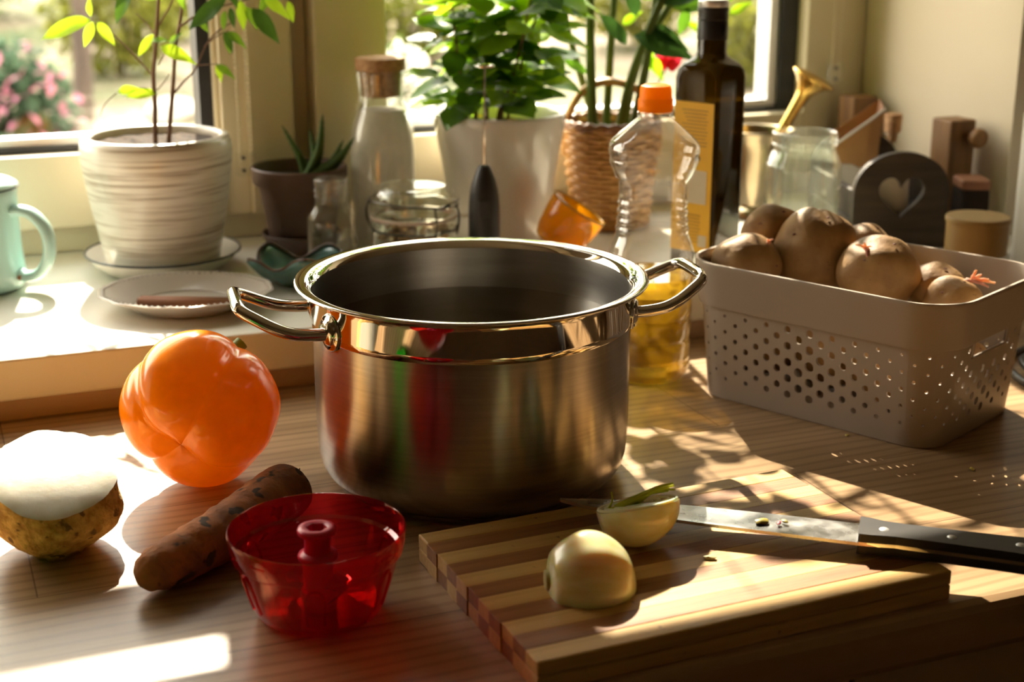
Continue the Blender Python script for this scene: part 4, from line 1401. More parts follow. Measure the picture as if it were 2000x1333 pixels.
B().tube([p + Vector((0, 0, 0.001)) for p in ol], 0.0016, 8, closed=True).build('edge', M_tealrim, td)

# small aloe in a brown plastic pot
M_brownp = pmat('brown_plastic', (0.125, 0.072, 0.055), (0.145, 0.085, 0.065), scale=20, rough=0.5)
M_aloe = leafmat('aloe_flesh', (0.075, 0.13, 0.035), (0.12, 0.20, 0.04), 0.2, 0.35)
al_s = thing('saucer', 'brown plastic saucer under the small aloe pot', 'saucer', (0.3450, 0.3030, Z_SILL), FACE)
B().lathe([(0, 0.0005), (0.034, 0.0005), (0.036, 0.002), (0.0425, 0.016), (0.0440, 0.0215), (0.0430, 0.0220), (0.0415, 0.017), (0.035, 0.004), (0, 0.003)], 48).build('dish', M_brownp, al_s, smooth=50)
al = thing('potted_aloe', 'small spiky aloe in a matte brown plastic pot', 'potted plant', (0.3450, 0.3030, Z_SILL + 0.0034), FACE)
B().lathe([(0, 0.0), (0.0325, 0.0), (0.0345, 0.001), (0.0395, 0.035), (0.0455, 0.072), (0.0500, 0.0725), (0.0515, 0.0750), (0.0522, 0.0905), (0.0510, 0.0920), (0.0490, 0.0905), (0.047, 0.078)], 56).build('pot', M_brownp, al, smooth=40)
sb_ = B().lathe([(0, 0.0795)] + [(0.0472 * k / 6, 0.0785) for k in range(1, 7)], 32)
sb_.v = [q + Vector((0, 0, 0.002 * noise.noise(q * 120))) for q in sb_.v]
sb_.build('soil', M_soil, al)
for k, (tx, ty, tz, w) in enumerate(((-0.018, 0.004, 0.135, 0.0062), (0.028, -0.004, 0.148, 0.0075), (0.062, -0.008, 0.124, 0.0085), (0.048, 0.010, 0.118, 0.006), (0.010, 0.020, 0.128, 0.006))):
    base = Vector((0.008, 0, 0.079))
    tip = Vector((tx, ty, tz))
    mid = (base + tip) / 2 + Vector((0.004 * (1 if tx > 0.01 else 1.6), -0.002, -0.007))
    pts = spline([base, mid, tip], 7)
    ab = B().tube(pts, [w * (1 - (i / 14) ** 1.5) + 0.0003 for i in range(15)], 8)
    for i in range(2, 13):
        p = pts[i]
        t = (pts[i + 1] - pts[i - 1]).normalized()
        s = t.cross(Vector((0, -1, 0.2))).normalized()
        for sg in (-1, 1):
            c = p + s * sg * (w * (1 - (i / 14) ** 1.5)) * 0.9
            ab.tube([c, c + s * sg * 0.0016 + t * 0.0012], [0.0009, 0.0001], 4)
    ab.build('leaf', M_aloe, al, smooth=60)

# small empty glass bottle
sbt = thing('glass_bottle', 'small empty glass bottle with screw neck beside the aloe pot', 'bottle', (0.3585, 0.2240, Z_SILL), FACE)
ops = sprof([(0.0, 0.001), (0.022, 0.001), (0.0262, 0.004), (0.0270, 0.012), (0.0270, 0.045), (0.0258, 0.054), (0.0205, 0.0625), (0.0182, 0.067), (0.0180, 0.073), (0.0193, 0.0755), (0.0180, 0.078), (0.0192, 0.0815), (0.0180, 0.084), (0.0190, 0.087), (0.0186, 0.0925), (0.0170, 0.0930), (0.0160, 0.0915), (0.0158, 0.067), (0.0185, 0.0595), (0.0238, 0.0515), (0.0252, 0.044), (0.0252, 0.012), (0.020, 0.006), (0.0, 0.006)], 3)
M_misty = glass('hazy_glass', (0.95, 0.94, 0.90), ior=1.55, rough=0.03, body=(0.85, 0.80, 0.70), body_w=0.07, edge=3.0)
M_jar = glass('lit_jar_glass', (0.96, 0.98, 0.94), ior=1.6, rough=0.02, body=(0.88, 0.90, 0.78), body_w=0.028, edge=2.4)  # pale green body colour stands in for window light refracted by the glass
B().lathe(ops, 48).build('glass_wall', M_misty, sbt, smooth=70)

# carafe with a cork, full of white flour
M_cork = pmat('cork', (0.38, 0.19, 0.08), (0.56, 0.33, 0.16), scale=190, rough=0.8, bump=0.4, bscale=300)
M_flour = leafmat('white_filling', (0.58, 0.53, 0.47), (0.9, 0.84, 0.75), 0.35, 0.7)
cf = thing('carafe', 'tall glass carafe full of white flour with a cork stopper', 'carafe', (0.4415, 0.3080, Z_SILL), FACE)
cp = sprof([(0.0, 0.0008), (0.034, 0.0008), (0.0375, 0.004), (0.0382, 0.015), (0.0380, 0.060), (0.0375, 0.105), (0.0362, 0.122), (0.0325, 0.138), (0.0275, 0.152), (0.0243, 0.163), (0.0245, 0.172), (0.0262, 0.188), (0.0264, 0.1925), (0.0250, 0.1930), (0.0240, 0.188), (0.0226, 0.165), (0.0258, 0.151), (0.0308, 0.137), (0.0343, 0.121), (0.0357, 0.105), (0.0362, 0.06), (0.0364, 0.015), (0.034, 0.005), (0.0, 0.005)], 4)
B().lathe(cp, 64).build('glass_wall', M_clear, cf, smooth=70)
B().lathe([(0, 0.0055), (0.033, 0.0055), (0.0358, 0.015), (0.0355, 0.06), (0.0350, 0.105), (0.0336, 0.121), (0.0302, 0.1365), (0.0253, 0.1505), (0.0, 0.1520)], 56).build('flour', M_flour, cf, smooth=60)
ck = B().lathe([(0, 0.1655), (0.0215, 0.1655), (0.0234, 0.190), (0.0236, 0.1935), (0.0276, 0.1940), (0.0280, 0.2050), (0.0268, 0.2075), (0.0, 0.2080)], 48).build('cork_stopper', M_cork, cf, smooth=40)

# clip top jar with nuts
cj = thing('clip_jar', 'squat clip top glass jar of nuts with wire bail behind the pot', 'jar', (0.4410, 0.2000, Z_SILL), FACE)
jp = sprof([(0.0, 0.001), (0.038, 0.001), (0.0425, 0.005), (0.0432, 0.015), (0.0430, 0.030), (0.0410, 0.0365), (0.0425, 0.0395), (0.0452, 0.042), (0.0455, 0.048), (0.0425, 0.050), (0.0405, 0.049), (0.0390, 0.038), (0.0405, 0.030), (0.0405, 0.012), (0.036, 0.006), (0.0, 0.006)], 3)
B().lathe(jp, 64).build('glass_wall', M_jar, cj, smooth=70)
lidp = sprof([(0.0455, 0.0535), (0.0465, 0.058), (0.0462, 0.066), (0.0440, 0.074), (0.0415, 0.0800), (0.0385, 0.0835), (0.0345, 0.0845), (0.0325, 0.0825), (0.0, 0.0810), (0.0, 0.0785), (0.033, 0.0785), (0.0370, 0.078), (0.0400, 0.073), (0.0420, 0.066), (0.0420, 0.0535)], 3)
lid = B().lathe(lidp, 64).build('glass_lid', M_jar, cj, smooth=70)
M_rub = pmat('pale_rubber', (0.75, 0.58, 0.48), (0.8, 0.64, 0.55), scale=40, rough=0.6)
rr2 = B().lathe([(0.0410, 0.0502), (0.0460, 0.0502), (0.0466, 0.0520), (0.0460, 0.0534), (0.0410, 0.0534)], 56).build('rubber_seal', M_rub, cj)
B().box(0.045, 0.062, -0.006, 0.006, 0.0508, 0.0530).build('pull_tab', M_rub, rr2, smooth=None, bevel=0.001)
for z, R in ((0.0675, 0.0470), (0.0385, 0.0440)):
    B().tube([(R * cos(t), R * sin(t), z + 0.004 * cos(t + 2.6) * (1 if z > 0.05 else 0.2)) for t in [2 * pi * k / 64 for k in range(64)]], 0.0011, 8, closed=True).build('wire_ring', M_wire, cj)
ang = radians(-38)


def jw(da, R, z):
    return Vector((R * cos(ang + da), R * sin(ang + da), z))


B().tube(spline([jw(-0.35, 0.0472, 0.066), jw(-0.36, 0.0500, 0.058), jw(-0.33, 0.0495, 0.048), jw(-0.36, 0.0480, 0.036)], 5), 0.0011, 8).build('clip_wire', M_wire, cj)
B().tube(spline([jw(0.40, 0.0472, 0.066), jw(0.38, 0.0505, 0.058), jw(0.42, 0.0500, 0.046), jw(0.40, 0.0480, 0.034)], 5), 0.0011, 8).build('clip_wire', M_wire, cj)
B().tube(spline([jw(-0.35, 0.0480, 0.0665), jw(-0.1, 0.0505, 0.069), jw(0.2, 0.0510, 0.071), jw(0.42, 0.0500, 0.0725)], 5), 0.0011, 8).build('clip_wire', M_wire, cj)
B().tube(spline([jw(-0.36, 0.0480, 0.038), jw(-0.1, 0.0510, 0.043), jw(0.2, 0.0500, 0.040), jw(0.40, 0.0480, 0.044)], 5), 0.0013, 8).build('clip_lever', M_wire, cj)
B().tube(spline([(-0.0462, 0.008, 0.068), (-0.0500, 0.004, 0.060), (-0.0495, 0.002, 0.048), (-0.0445, 0.004, 0.0385)], 5), 0.0013, 8).build('hinge_wire', M_wire, cj)
M_nut = pmat('brown_nuts', (0.34, 0.17, 0.06), (0.52, 0.30, 0.12), scale=30, rough=0.7)
nb = B()
r_ = random.Random(3)
for k in range(130):
    while True:
        x, y = r_.uniform(-1, 1), r_.uniform(-1, 1)
        if x * x + y * y < 1:
            break
    v, f = blob(0.0062, 0.0042, 0.0040, 0.15, 2, k, 1)
    nb.add(v, f, Matrix.Translation((x * 0.0335, y * 0.0335, r_.uniform(0.011, 0.042))) @ Matrix.Rotation(r_.uniform(0, 6), 4, 'Z') @ Matrix.Rotation(r_.uniform(-1, 1), 4, 'X'))
no = nb.build('nuts', M_nut, cj)
no['kind'] = 'stuff'

# milk frother
fr_ = thing('milk_frother', 'black milk frother standing on end in front of the white pot', 'frother', (0.4985, 0.1400, Z_SILL), FACE)
B().lathe(sprof([(0.0, 0.0), (0.0145, 0.0), (0.0160, 0.003), (0.0164, 0.020), (0.0166, 0.045), (0.0163, 0.066), (0.0150, 0.082), (0.0118, 0.097), (0.0080, 0.1065), (0.0062, 0.110), (0.0045, 0.1115), (0.0, 0.112)], 4), 40).build('grip', M_black, fr_, smooth=60)
rod = B().tube([(0, 0, 0.110), (0.0005, 0, 0.160), (0.001, 0, 0.213)], 0.0011, 8).build('rod', M_steel, fr_)
B().tube([(0.001 + 0.0095 * cos(t), 0.0095 * sin(t), 0.2125) for t in [2 * pi * k / 32 for k in range(32)]], 0.0013, 8, closed=True).build('whisk_ring', M_steel, rod)
B().tube(spline([(0.0105, 0, 0.2125), (0.004, 0.003, 0.2118), (0.001, 0, 0.213), (-0.003, -0.003, 0.2118), (-0.0085, 0, 0.2125)], 4), 0.0006, 6).build('whisk_spoke', M_steel, rod)
B().box(-0.0055, 0.0055, -0.0180, -0.0155, 0.060, 0.078).build('switch', M_black, fr_, smooth=None, bevel=0.0012)
# ------------------------------------------------------------------ bushy plant in a white pot
M_white = pmat('glossy_white_ceramic', (0.80, 0.76, 0.70), (0.83, 0.79, 0.73), scale=5, rough=0.14, coat=0.5)
bp = thing('potted_bush', 'bushy green plant with oval leaves in a glossy white pot', 'potted plant', (0.5725, 0.2830, Z_SILL), FACE)
B().lathe([(0, 0.001)] + sprof([(0.050, 0.001), (0.0540, 0.004), (0.0565, 0.020), (0.0620, 0.060), (0.0685, 0.100), (0.0735, 0.128), (0.0748, 0.141), (0.0735, 0.1450), (0.0705, 0.1440), (0.0690, 0.138), (0.0680, 0.122)], 4), 96).build('pot', M_white, bp, smooth=70)
sb_ = B().lathe([(0, 0.1275)] + [(0.0682 * k / 8, 0.1265) for k in range(1, 9)], 40)
sb_.v = [q + Vector((0, 0, 0.004 * noise.noise(q * 80))) for q in sb_.v]
sb_.build('soil', M_soil, bp)
M_bl_ = [leafmat('bush_leaf_sunlit', (0.20, 0.32, 0.012), (0.62, 0.85, 0.02), 0.62, 0.3), leafmat('bush_leaf_mid', (0.10, 0.20, 0.012), (0.36, 0.62, 0.02), 0.55, 0.28), leafmat('bush_leaf_dark', (0.035, 0.09, 0.012), (0.13, 0.28, 0.012), 0.45, 0.22)]
me_o = [leaf_mesh('oval_leaf', 0.33, 0.15, 0.22, 0.3) for _ in range(3)]
M_dry = leafmat('dry_leaf', (0.55, 0.28, 0.03), (0.9, 0.55, 0.05), 0.5, 0.5)
rb_ = random.Random(21)
tops = []
for k in range(9):
    a = 2 * pi * k / 9 + 0.3
    rr_ = rb_.uniform(0.010, 0.030)
    b0 = Vector((-0.012 + rr_ * cos(a), rr_ * sin(a), 0.124))
    sp = rb_.uniform(0.03, 0.085)
    tp = Vector((0.0 + sp * cos(a) * 1.0, sp * sin(a) * 0.6, rb_.uniform(0.26, 0.36) if k % 3 else rb_.uniform(0.58, 0.69)))  # every third stem is raised out of view so its leaves dapple the board
    md = b0.lerp(tp, 0.45) + Vector((rb_.uniform(-.008, .008), 0, 0.01))
    pts = spline([b0, md, tp], 8)
    B().tube(pts, [0.0019 - 0.00006 * i for i in range(17)], 7).build('stem', M_bark, bp)
    tops.append(pts)
for k in range(330):
    pts = tops[k % 9]
    u = rb_.uniform(0.22, 1.0)
    p = pts[int(u * 16)] + Vector((rb_.gauss(0, 0.006), rb_.gauss(0, 0.004), 0))
    a = rb_.uniform(0, 2 * pi)
    d = Vector((cos(a), sin(a) * 0.8, rb_.uniform(-0.35, 0.45)))
    ln = rb_.uniform(0.038, 0.058)
    q = p + d.normalized() * rb_.uniform(0.004, 0.030)
    if q.z < 0.152:
        continue
    if (q + d.normalized() * ln).y > 0.074:
        d.y = -abs(d.y)
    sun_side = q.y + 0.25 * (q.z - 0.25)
    mi = 0 if sun_side > -0.005 and rb_.random() < 0.7 else (2 if rb_.random() < 0.4 else 1)  # leaves towards the sun get the lighter green: backlight painted into the colour
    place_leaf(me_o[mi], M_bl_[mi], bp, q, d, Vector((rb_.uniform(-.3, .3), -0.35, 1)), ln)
for k in range(7):
    a = rb_.uniform(0, 6.28)
    place_leaf(me_o[0].copy(), M_dry, bp, Vector((-0.02 + 0.03 * cos(a), 0.03 * sin(a), 0.134)), Vector((cos(a * 3), sin(a * 3), 0.5)), Vector((0, 0, 1)), 0.018, 'dry_leaf')

# ------------------------------------------------------------------ wicker basket and the plant standing in it
M_wick = pmat('honey_wicker', (0.42, 0.20, 0.055), (0.60, 0.33, 0.10), scale=30, rough=0.45, coat=0.2)
M_wickd = pmat('dark_wicker', (0.20, 0.075, 0.025), (0.30, 0.13, 0.045), scale=30, rough=0.4, coat=0.2)
WX, WY = 0.7190, 0.2960
wk = thing('wicker_basket', 'small honey coloured wicker basket with an arched handle', 'basket', (WX, WY, Z_SILL), FACE)
NROW = 21
for k in range(NROW):
    z = 0.004 + 0.116 * k / (NROW - 1)
    R = 0.044 + 0.011 * (k / (NROW - 1))
    pts = [((R + 0.0016 * cos(10 * t + pi * (k % 2))) * cos(t), (R + 0.0016 * cos(10 * t + pi * (k % 2))) * sin(t), z) for t in [2 * pi * q / 80 for q in range(80)]]
    B().tube(pts, 0.0031, 6, closed=True).build('strand', M_wick, wk, smooth=80)
for k in range(20):
    t = 2 * pi * k / 20
    B().tube([(0.0435 * cos(t), 0.0435 * sin(t), 0.001), (0.0548 * cos(t), 0.0548 * sin(t), 0.122)], 0.0019, 6).build('stake', M_wick, wk)
B().lathe([(0, 0.001), (0.044, 0.001), (0.044, 0.004), (0, 0.004)], 40).build('base', M_wick, wk)
for j in range(2):
    B().tube([(0.0555 * cos(t), 0.0555 * sin(t), 0.1225 + 0.0028 * cos(12 * t + pi * j)) for t in [2 * pi * q / 96 for q in range(96)]], 0.0034, 8, closed=True).build('rim_braid', M_wickd, wk, smooth=80)
arch = [(-0.0535, 0, 0.085), (-0.0545, 0, 0.120), (-0.047, 0, 0.142), (-0.034, 0, 0.160), (-0.014, 0, 0.1695), (0.006, 0, 0.1700), (0.028, 0, 0.162), (0.046, 0, 0.144), (0.0545, 0, 0.120), (0.0535, 0, 0.085)]
for j in range(2):
    pts = spline([(x, 0.0026 * (-1) ** j * cos(i * 1.9), z) for i, (x, y, z) in enumerate(arch)], 5)
    B().tube([p + Vector((0, (1 if j else -1) * 0.0028 - 0.004, 0)) for p in pts], 0.0046, 8).build('handle', M_wick, wk, smooth=80)

zz_ = thing('potted_zamioculcas', 'tall fleshy stemmed plant with glossy leaves standing in the wicker basket', 'potted plant', (WX, WY, Z_SILL + 0.0045), FACE)
B().lathe([(0, 0), (0.030, 0), (0.033, 0.002), (0.0415, 0.108), (0.0425, 0.112), (0.0410, 0.113), (0.0395, 0.100)], 40).build('grow_pot', M_brownp, zz_)
B().lathe([(0, 0.103)] + [(0.0395 * k / 5, 0.102) for k in range(1, 6)], 32).build('soil', M_soil, zz_)
M_zstem = leafmat('fleshy_stem', (0.10, 0.13, 0.035), (0.20, 0.25, 0.05), 0.2, 0.35)
me_z = [leaf_mesh('glossy_leaf', 0.23, 0.22, 0.15) for _ in range(3)]
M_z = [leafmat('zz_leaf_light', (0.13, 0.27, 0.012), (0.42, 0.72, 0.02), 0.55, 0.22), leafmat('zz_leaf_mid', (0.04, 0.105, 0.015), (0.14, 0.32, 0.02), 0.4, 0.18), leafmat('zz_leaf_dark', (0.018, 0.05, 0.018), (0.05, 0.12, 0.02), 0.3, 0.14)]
zst = [([(-0.022, -0.010, 0.100), (-0.026, -0.006, 0.190), (-0.028, 0.0, 0.300), (-0.030, 0.004, 0.46), (-0.02, 0.0, 0.62)], 0.0066, 0.36),  # unseen upper stems are drawn out to the right to shade the potatoes
       ([(-0.006, 0.012, 0.100), (-0.002, 0.014, 0.200), (0.002, 0.014, 0.300), (0.002, 0.016, 0.50), (0.015, 0.01, 0.66)], 0.0054, 0.36),
       ([(0.006, -0.014, 0.100), (0.022, -0.014, 0.175), (0.050, -0.010, 0.250), (0.085, -0.004, 0.330), (0.120, 0.0, 0.430), (0.14, 0.0, 0.56)], 0.0062, 0.25),
       ([(0.014, 0.010, 0.100), (0.030, 0.012, 0.185), (0.075, 0.010, 0.265), (0.130, 0.010, 0.315), (0.19, 0.008, 0.40), (0.225, 0.0, 0.52)], 0.0056, 0.245),
       ([(0.022, -0.004, 0.100), (0.034, -0.006, 0.160), (0.046, 0.0, 0.240), (0.056, 0.010, 0.340), (0.07, 0.014, 0.47), (0.08, 0.01, 0.63)], 0.0060, 0.29),
       ([(-0.014, 0.016, 0.100), (-0.045, 0.020, 0.200), (-0.080, 0.020, 0.330), (-0.10, 0.018, 0.46)], 0.0050, 0.33)]
rz_ = random.Random(5)
for k, (pl_, r0, z0) in enumerate(zst):
    pts = spline(pl_, 10)
    n_ = len(pts) - 1
    B().tube(pts, [r0 * (1 - 0.62 * i / n_) for i in range(n_ + 1)], 10).build('stem', M_zstem, zz_, smooth=80)
    i0 = next(i for i, p in enumerate(pts) if p.z > z0)
    j = 0
    for i in range(i0, n_ + 1, 3):
        t = (pts[min(i + 1, n_)] - pts[i - 1]).normalized()
        s = t.cross(Vector((0, -1, 0.15))).normalized()
        for sg in (-1, 1):
            d = (s * sg * 0.9 + t * 0.75 + Vector((0, rz_.uniform(-0.35, 0.15), rz_.uniform(-0.1, 0.15))))
            if pts[i].y + 0.06 * d.y > 0.055:
                d.y = 0
            mi = rz_.choice((0, 0, 1, 2)) if k in (3, 5) else rz_.choice((0, 1, 2, 2))
            place_leaf(me_z[mi], M_z[mi], zz_, pts[i] + s * sg * 0.002, d, Vector((0.1 * sg, -0.8, 0.7)), rz_.uniform(0.048, 0.070))


def Z_(x, y, d):
    """image pixel coordinates of this plant to local metres: 1 pixel = 0.6 mm"""
    return Vector(((x - 1187) * 0.0006, d, 0.057 + (450 - y) * 0.000597 - 0.0605))  # x and y are pixels of the image, d is depth


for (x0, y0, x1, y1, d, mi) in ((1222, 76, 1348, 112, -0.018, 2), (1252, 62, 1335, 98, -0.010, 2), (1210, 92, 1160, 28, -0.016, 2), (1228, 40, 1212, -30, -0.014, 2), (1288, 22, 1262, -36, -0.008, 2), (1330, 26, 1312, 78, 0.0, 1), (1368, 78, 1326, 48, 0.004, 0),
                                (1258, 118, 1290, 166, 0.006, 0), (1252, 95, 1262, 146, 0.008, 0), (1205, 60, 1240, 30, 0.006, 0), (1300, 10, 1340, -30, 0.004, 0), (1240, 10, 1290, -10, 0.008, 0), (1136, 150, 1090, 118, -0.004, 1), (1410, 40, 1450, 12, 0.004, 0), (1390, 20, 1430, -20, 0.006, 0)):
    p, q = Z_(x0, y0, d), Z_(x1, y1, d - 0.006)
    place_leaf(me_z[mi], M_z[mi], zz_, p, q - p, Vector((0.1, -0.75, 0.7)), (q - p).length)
M_redpetal = leafmat('red_petal', (0.45, 0.015, 0.03), (0.7, 0.03, 0.06), 0.4, 0.4)
stem(zz_, [(0.02, 0.02, 0.10), (0.05, 0.026, 0.15), (0.066, 0.026, 0.180)], 0.0013, 0.001, M_zstem, 'flower_stalk', 6)
me_r = leaf_mesh('petal', 0.4, 0.2, 0.1, 0.2)
for k in range(5):
    a = 2 * pi * k / 5
    place_leaf(me_r, M_redpetal, zz_, (0.066, 0.026, 0.180), Vector((cos(a), -0.3, 0.6 + 0.5 * sin(a))), Vector((0, -1, 0.3)), 0.020, 'petal')

# ------------------------------------------------------------------ amber cup
M_amber = glass('amber_glass', (0.95, 0.62, 0.06), ior=1.45, rough=0.06, body=(0.85, 0.50, 0.02), body_w=0.5)
am = thing('amber_cup', 'tilted amber glass cup leaning between the white pot and the oil bottle', 'cup', (0.6080, 0.1680, Z_SILL), FACE)
TA = Matrix.Rotation(radians(33), 4, 'Y')
ap = [(0, 0.0), (0.0215, 0.0), (0.0255, 0.003), (0.0290, 0.014), (0.0318, 0.034), (0.0325, 0.048), (0.0320, 0.0490), (0.0312, 0.048), (0.0300, 0.034), (0.0270, 0.014), (0.0235, 0.0055), (0, 0.005)]
ab = B().lathe(ap, 56, TA)
zm = min(q.z for q in ab.v)
ab.build('wall', M_amber, am, (-0.016, 0, -zm + 0.0003), smooth=60)
B().tube([TA @ Vector((0.0321 * cos(t), 0.0321 * sin(t), 0.0488)) for t in [2 * pi * k / 56 for k in range(56)]], 0.0011, 8, closed=True).build('rim', pmat('amber_rim', (0.30, 0.17, 0.03), (0.4, 0.24, 0.05), scale=40, rough=0.15), am, (-0.016, 0, -zm + 0.0003))

# ------------------------------------------------------------------ mortar and pestle
M_brass = pmat('brass', (0.58, 0.36, 0.08), (0.66, 0.44, 0.12), scale=10, rough=0.25, metal=1.0)
M_mortar = pmat('aged_metal', (0.40, 0.32, 0.20), (0.50, 0.42, 0.28), scale=12, rough=0.24, metal=1.0)
mo = thing('mortar', 'metal mortar behind the empty glass jar holding a brass pestle', 'mortar', (0.9080, 0.2750, Z_SILL), FACE)
B().lathe(sprof([(0, 0.001), (0.030, 0.001), (0.0325, 0.004), (0.0300, 0.010), (0.0255, 0.016), (0.0275, 0.028), (0.0320, 0.060), (0.0370, 0.090), (0.0425, 0.1035), (0.0432, 0.1060), (0.0415, 0.1075), (0.0375, 0.1040), (0.0330, 0.088), (0.0285, 0.055), (0.024, 0.030), (0.0, 0.026)], 4), 64).build('cup', M_mortar, mo, smooth=60)
pe = thing('pestle', 'brass pestle with flared end leaning in the metal mortar', 'pestle', (0.9080, 0.2750, Z_SILL + 0.030), FACE)
dv = Vector((0.068, -0.012, 0.128)).normalized()
PM = Matrix.Translation((-0.012, 0.0, 0.006)) @ dv.to_track_quat('Z', 'Y').to_matrix().to_4x4()
B().lathe(sprof([(0, -0.004), (0.0085, -0.002), (0.0110, 0.006), (0.0100, 0.014), (0.0062, 0.024), (0.0056, 0.060), (0.0066, 0.100), (0.0080, 0.122), (0.0110, 0.134), (0.0185, 0.1440), (0.0255, 0.1490), (0.0268, 0.1505), (0.0262, 0.1525), (0.014, 0.1555), (0, 0.1560)], 4), 40, PM).build('shaft', M_brass, pe, smooth=50)

# ------------------------------------------------------------------ large empty jar
gj = thing('glass_jar', 'large empty glass jar between the dark bottle and the heart crate', 'jar', (0.8680, 0.1150, Z_SILL), FACE)
B().lathe(sprof([(0.0, 0.001), (0.036, 0.001), (0.0405, 0.005), (0.0418, 0.015), (0.0418, 0.085), (0.0405, 0.096), (0.0365, 0.105), (0.0345, 0.109), (0.0345, 0.113), (0.0358, 0.1150), (0.0346, 0.117), (0.0358, 0.1205), (0.0358, 0.1265), (0.0348, 0.1285), (0.0335, 0.128), (0.0326, 0.122), (0.0326, 0.108), (0.0350, 0.102), (0.0385, 0.094), (0.0398, 0.084), (0.0398, 0.014), (0.037, 0.007), (0.0, 0.007)], 4), 72).build('glass_wall', M_jar, gj, smooth=70)

# ------------------------------------------------------------------ wooden crate with heart cut-outs
M_crate = pmat('dark_stained_crate', (0.038, 0.028, 0.020), (0.070, 0.052, 0.038), scale=14, stretch=(0.7, 7, 7), rough=0.6, bump=0.15, bscale=50, bstretch=(0.6, 9, 9))
cr = thing('heart_crate', 'grey stained wooden crate with a heart cut into its arched end', 'crate', (0.9610, 0.0600, Z_SILL), radians(-17))
CW, CH, CL = 0.054, 0.108, 0.165
arc = [(-CW, 0.0), (CW, 0.0), (CW, 0.064)]
for k in range(0, 21):
    t = pi * k / 20
    arc.append((CW * cos(t), 0.064 + (CH - 0.064) * sin(t)))
arc.append((-CW, 0.064))
heart = []
for k in range(48):
    t = 2 * pi * k / 48
    heart.append((0.0260 / 16 * 16 * sin(t) ** 3 * 1.0, 0.060 + 0.00165 * (13 * cos(t) - 5 * cos(2 * t) - 2 * cos(3 * t) - cos(4 * t))))
for yy in (0.0, CL):
    me = shape2d(arc, [heart], 0.009)
    o = put('end_panel', me, M_crate, cr, (0, yy + 0.0045, 0.0004), (radians(90), 0, 0))
for s in (-1, 1):
    for j in range(2):
        slab('side_board', s * CW - (0.008 if s > 0 else 0), s * CW + (0.008 if s < 0 else 0), 0.0095, CL - 0.0005, 0.004 + j * 0.032, 0.034 + j * 0.032, M_crate, bevel=0.0012, parent=cr)
slab('bottom_board', -CW + 0.009, CW - 0.009, 0.0095, CL - 0.0005, 0.001, 0.007, M_crate, parent=cr)
# what lies in the crate: paper sachets and a paper bag
M_paper = pmat('white_paper', (0.78, 0.74, 0.66), (0.84, 0.80, 0.72), scale=12, rough=0.8)
M_kraft = pmat('kraft_paper', (0.50, 0.26, 0.10), (0.60, 0.34, 0.14), scale=12, rough=0.75)
M_kraftd = pmat('brown_paper_side', (0.20, 0.085, 0.035), (0.26, 0.12, 0.05), scale=12, rough=0.75)
CM = Matrix.Translation(cr.location) @ Matrix.Rotation(radians(-17), 4, 'Z')


def sachet(label, x, y, z, w, h, d, tilt, mat, wave=0.003):
    b = B()
    n = 8
    for sd in (-1, 1):
        for j in range(n + 1):
            for i in range(n + 1):
                u, w_ = i / n * 2 - 1, j / n
                puff = d * (1 - u * u) * sin(pi * min(1, w_ * 1.02)) ** 0.7
                b.v.append(Vector((u * w / 2 * (1 - 0.03 * sin(pi * w_)), sd * puff / 2 + wave * sin(u * 4 + w_ * 3), w_ * h + 0.003 * sin(u * 5))))
    m = n + 1
    for sd in (0, 1):
        o = sd * m * m
        for j in range(n):
            for i in range(n):
                q = (o + j * m + i, o + j * m + i + 1, o + (j + 1) * m + i + 1, o + (j + 1) * m + i)
                b.f.append(q if sd == 0 else q[::-1])
    p = CM @ Vector((x, y, z))
    o = b.build('paper_sachet', mat, None, p, (radians(tilt), 0, radians(-17) + radians(4 * sin(x * 90))), smooth=60)
    tag(o, label, 'sachet', 'paper sachets in the crate')


sachet('white paper sachet standing at the front of the heart crate', -0.012, 0.026, 0.0078, 0.062, 0.070, 0.010, -6, M_paper)
sachet('white paper sachet, second from the front in the crate', -0.016, 0.050, 0.0078, 0.058, 0.076, 0.012, -8, M_paper)
sachet('white paper sachet in the middle of the crate by its left side', -0.014, 0.075, 0.0078, 0.060, 0.072, 0.012, -10, M_paper)
bag = thing('paper_bag', 'open brown paper bag sticking up out of the heart crate', 'bag', CM @ Vector((-0.013, 0.112, 0.0078)), radians(-17) + radians(-10))
bq = B()
lv_ = [(-0.026, 0.014, -0.018, 0.018, 0.0, 0.0), (-0.027, 0.016, -0.020, 0.020, 0.055, 0.055), (-0.031, 0.019, -0.021, 0.021, 0.086, 0.110), (-0.032, 0.022, -0.020, 0.023, 0.094, 0.136)]
for x0, x1, y0, y1, zl, zr in lv_:
    bq.v += [Vector((x0, y0, zl)), Vector((x0 * 0.3 + x1 * 0.7, y0 - 0.004, zl * 0.3 + zr * 0.7)), Vector((x1, y0, zr)), Vector((x1, y1, zr + 0.006)), Vector((x0 * 0.4 + x1 * 0.6, y1, zl * 0.4 + zr * 0.6 + 0.006)), Vector((x0, y1, zl + 0.008))]
bq.f.append((5, 4, 3, 2, 1, 0))
sidef = B()
sidef.v = list(bq.v)
for i in range(3):
    a = i * 6
    for k in range(6):
        k2 = (k + 1) % 6
        q = (a + k, a + k2, a + 6 + k2, a + 6 + k)
        (sidef if k == 2 else bq).f.append(q)
bq.build('paper', M_kraft, bag, smooth=None, solid=0.0008)
sidef.build('gusset', M_kraftd, bag, smooth=None, solid=0.0008)
e = [bq.v[18 + k] for k in (0, 1, 2)]
B().tube(e, 0.0018, 6).build('folded_edge', M_paper, bag)

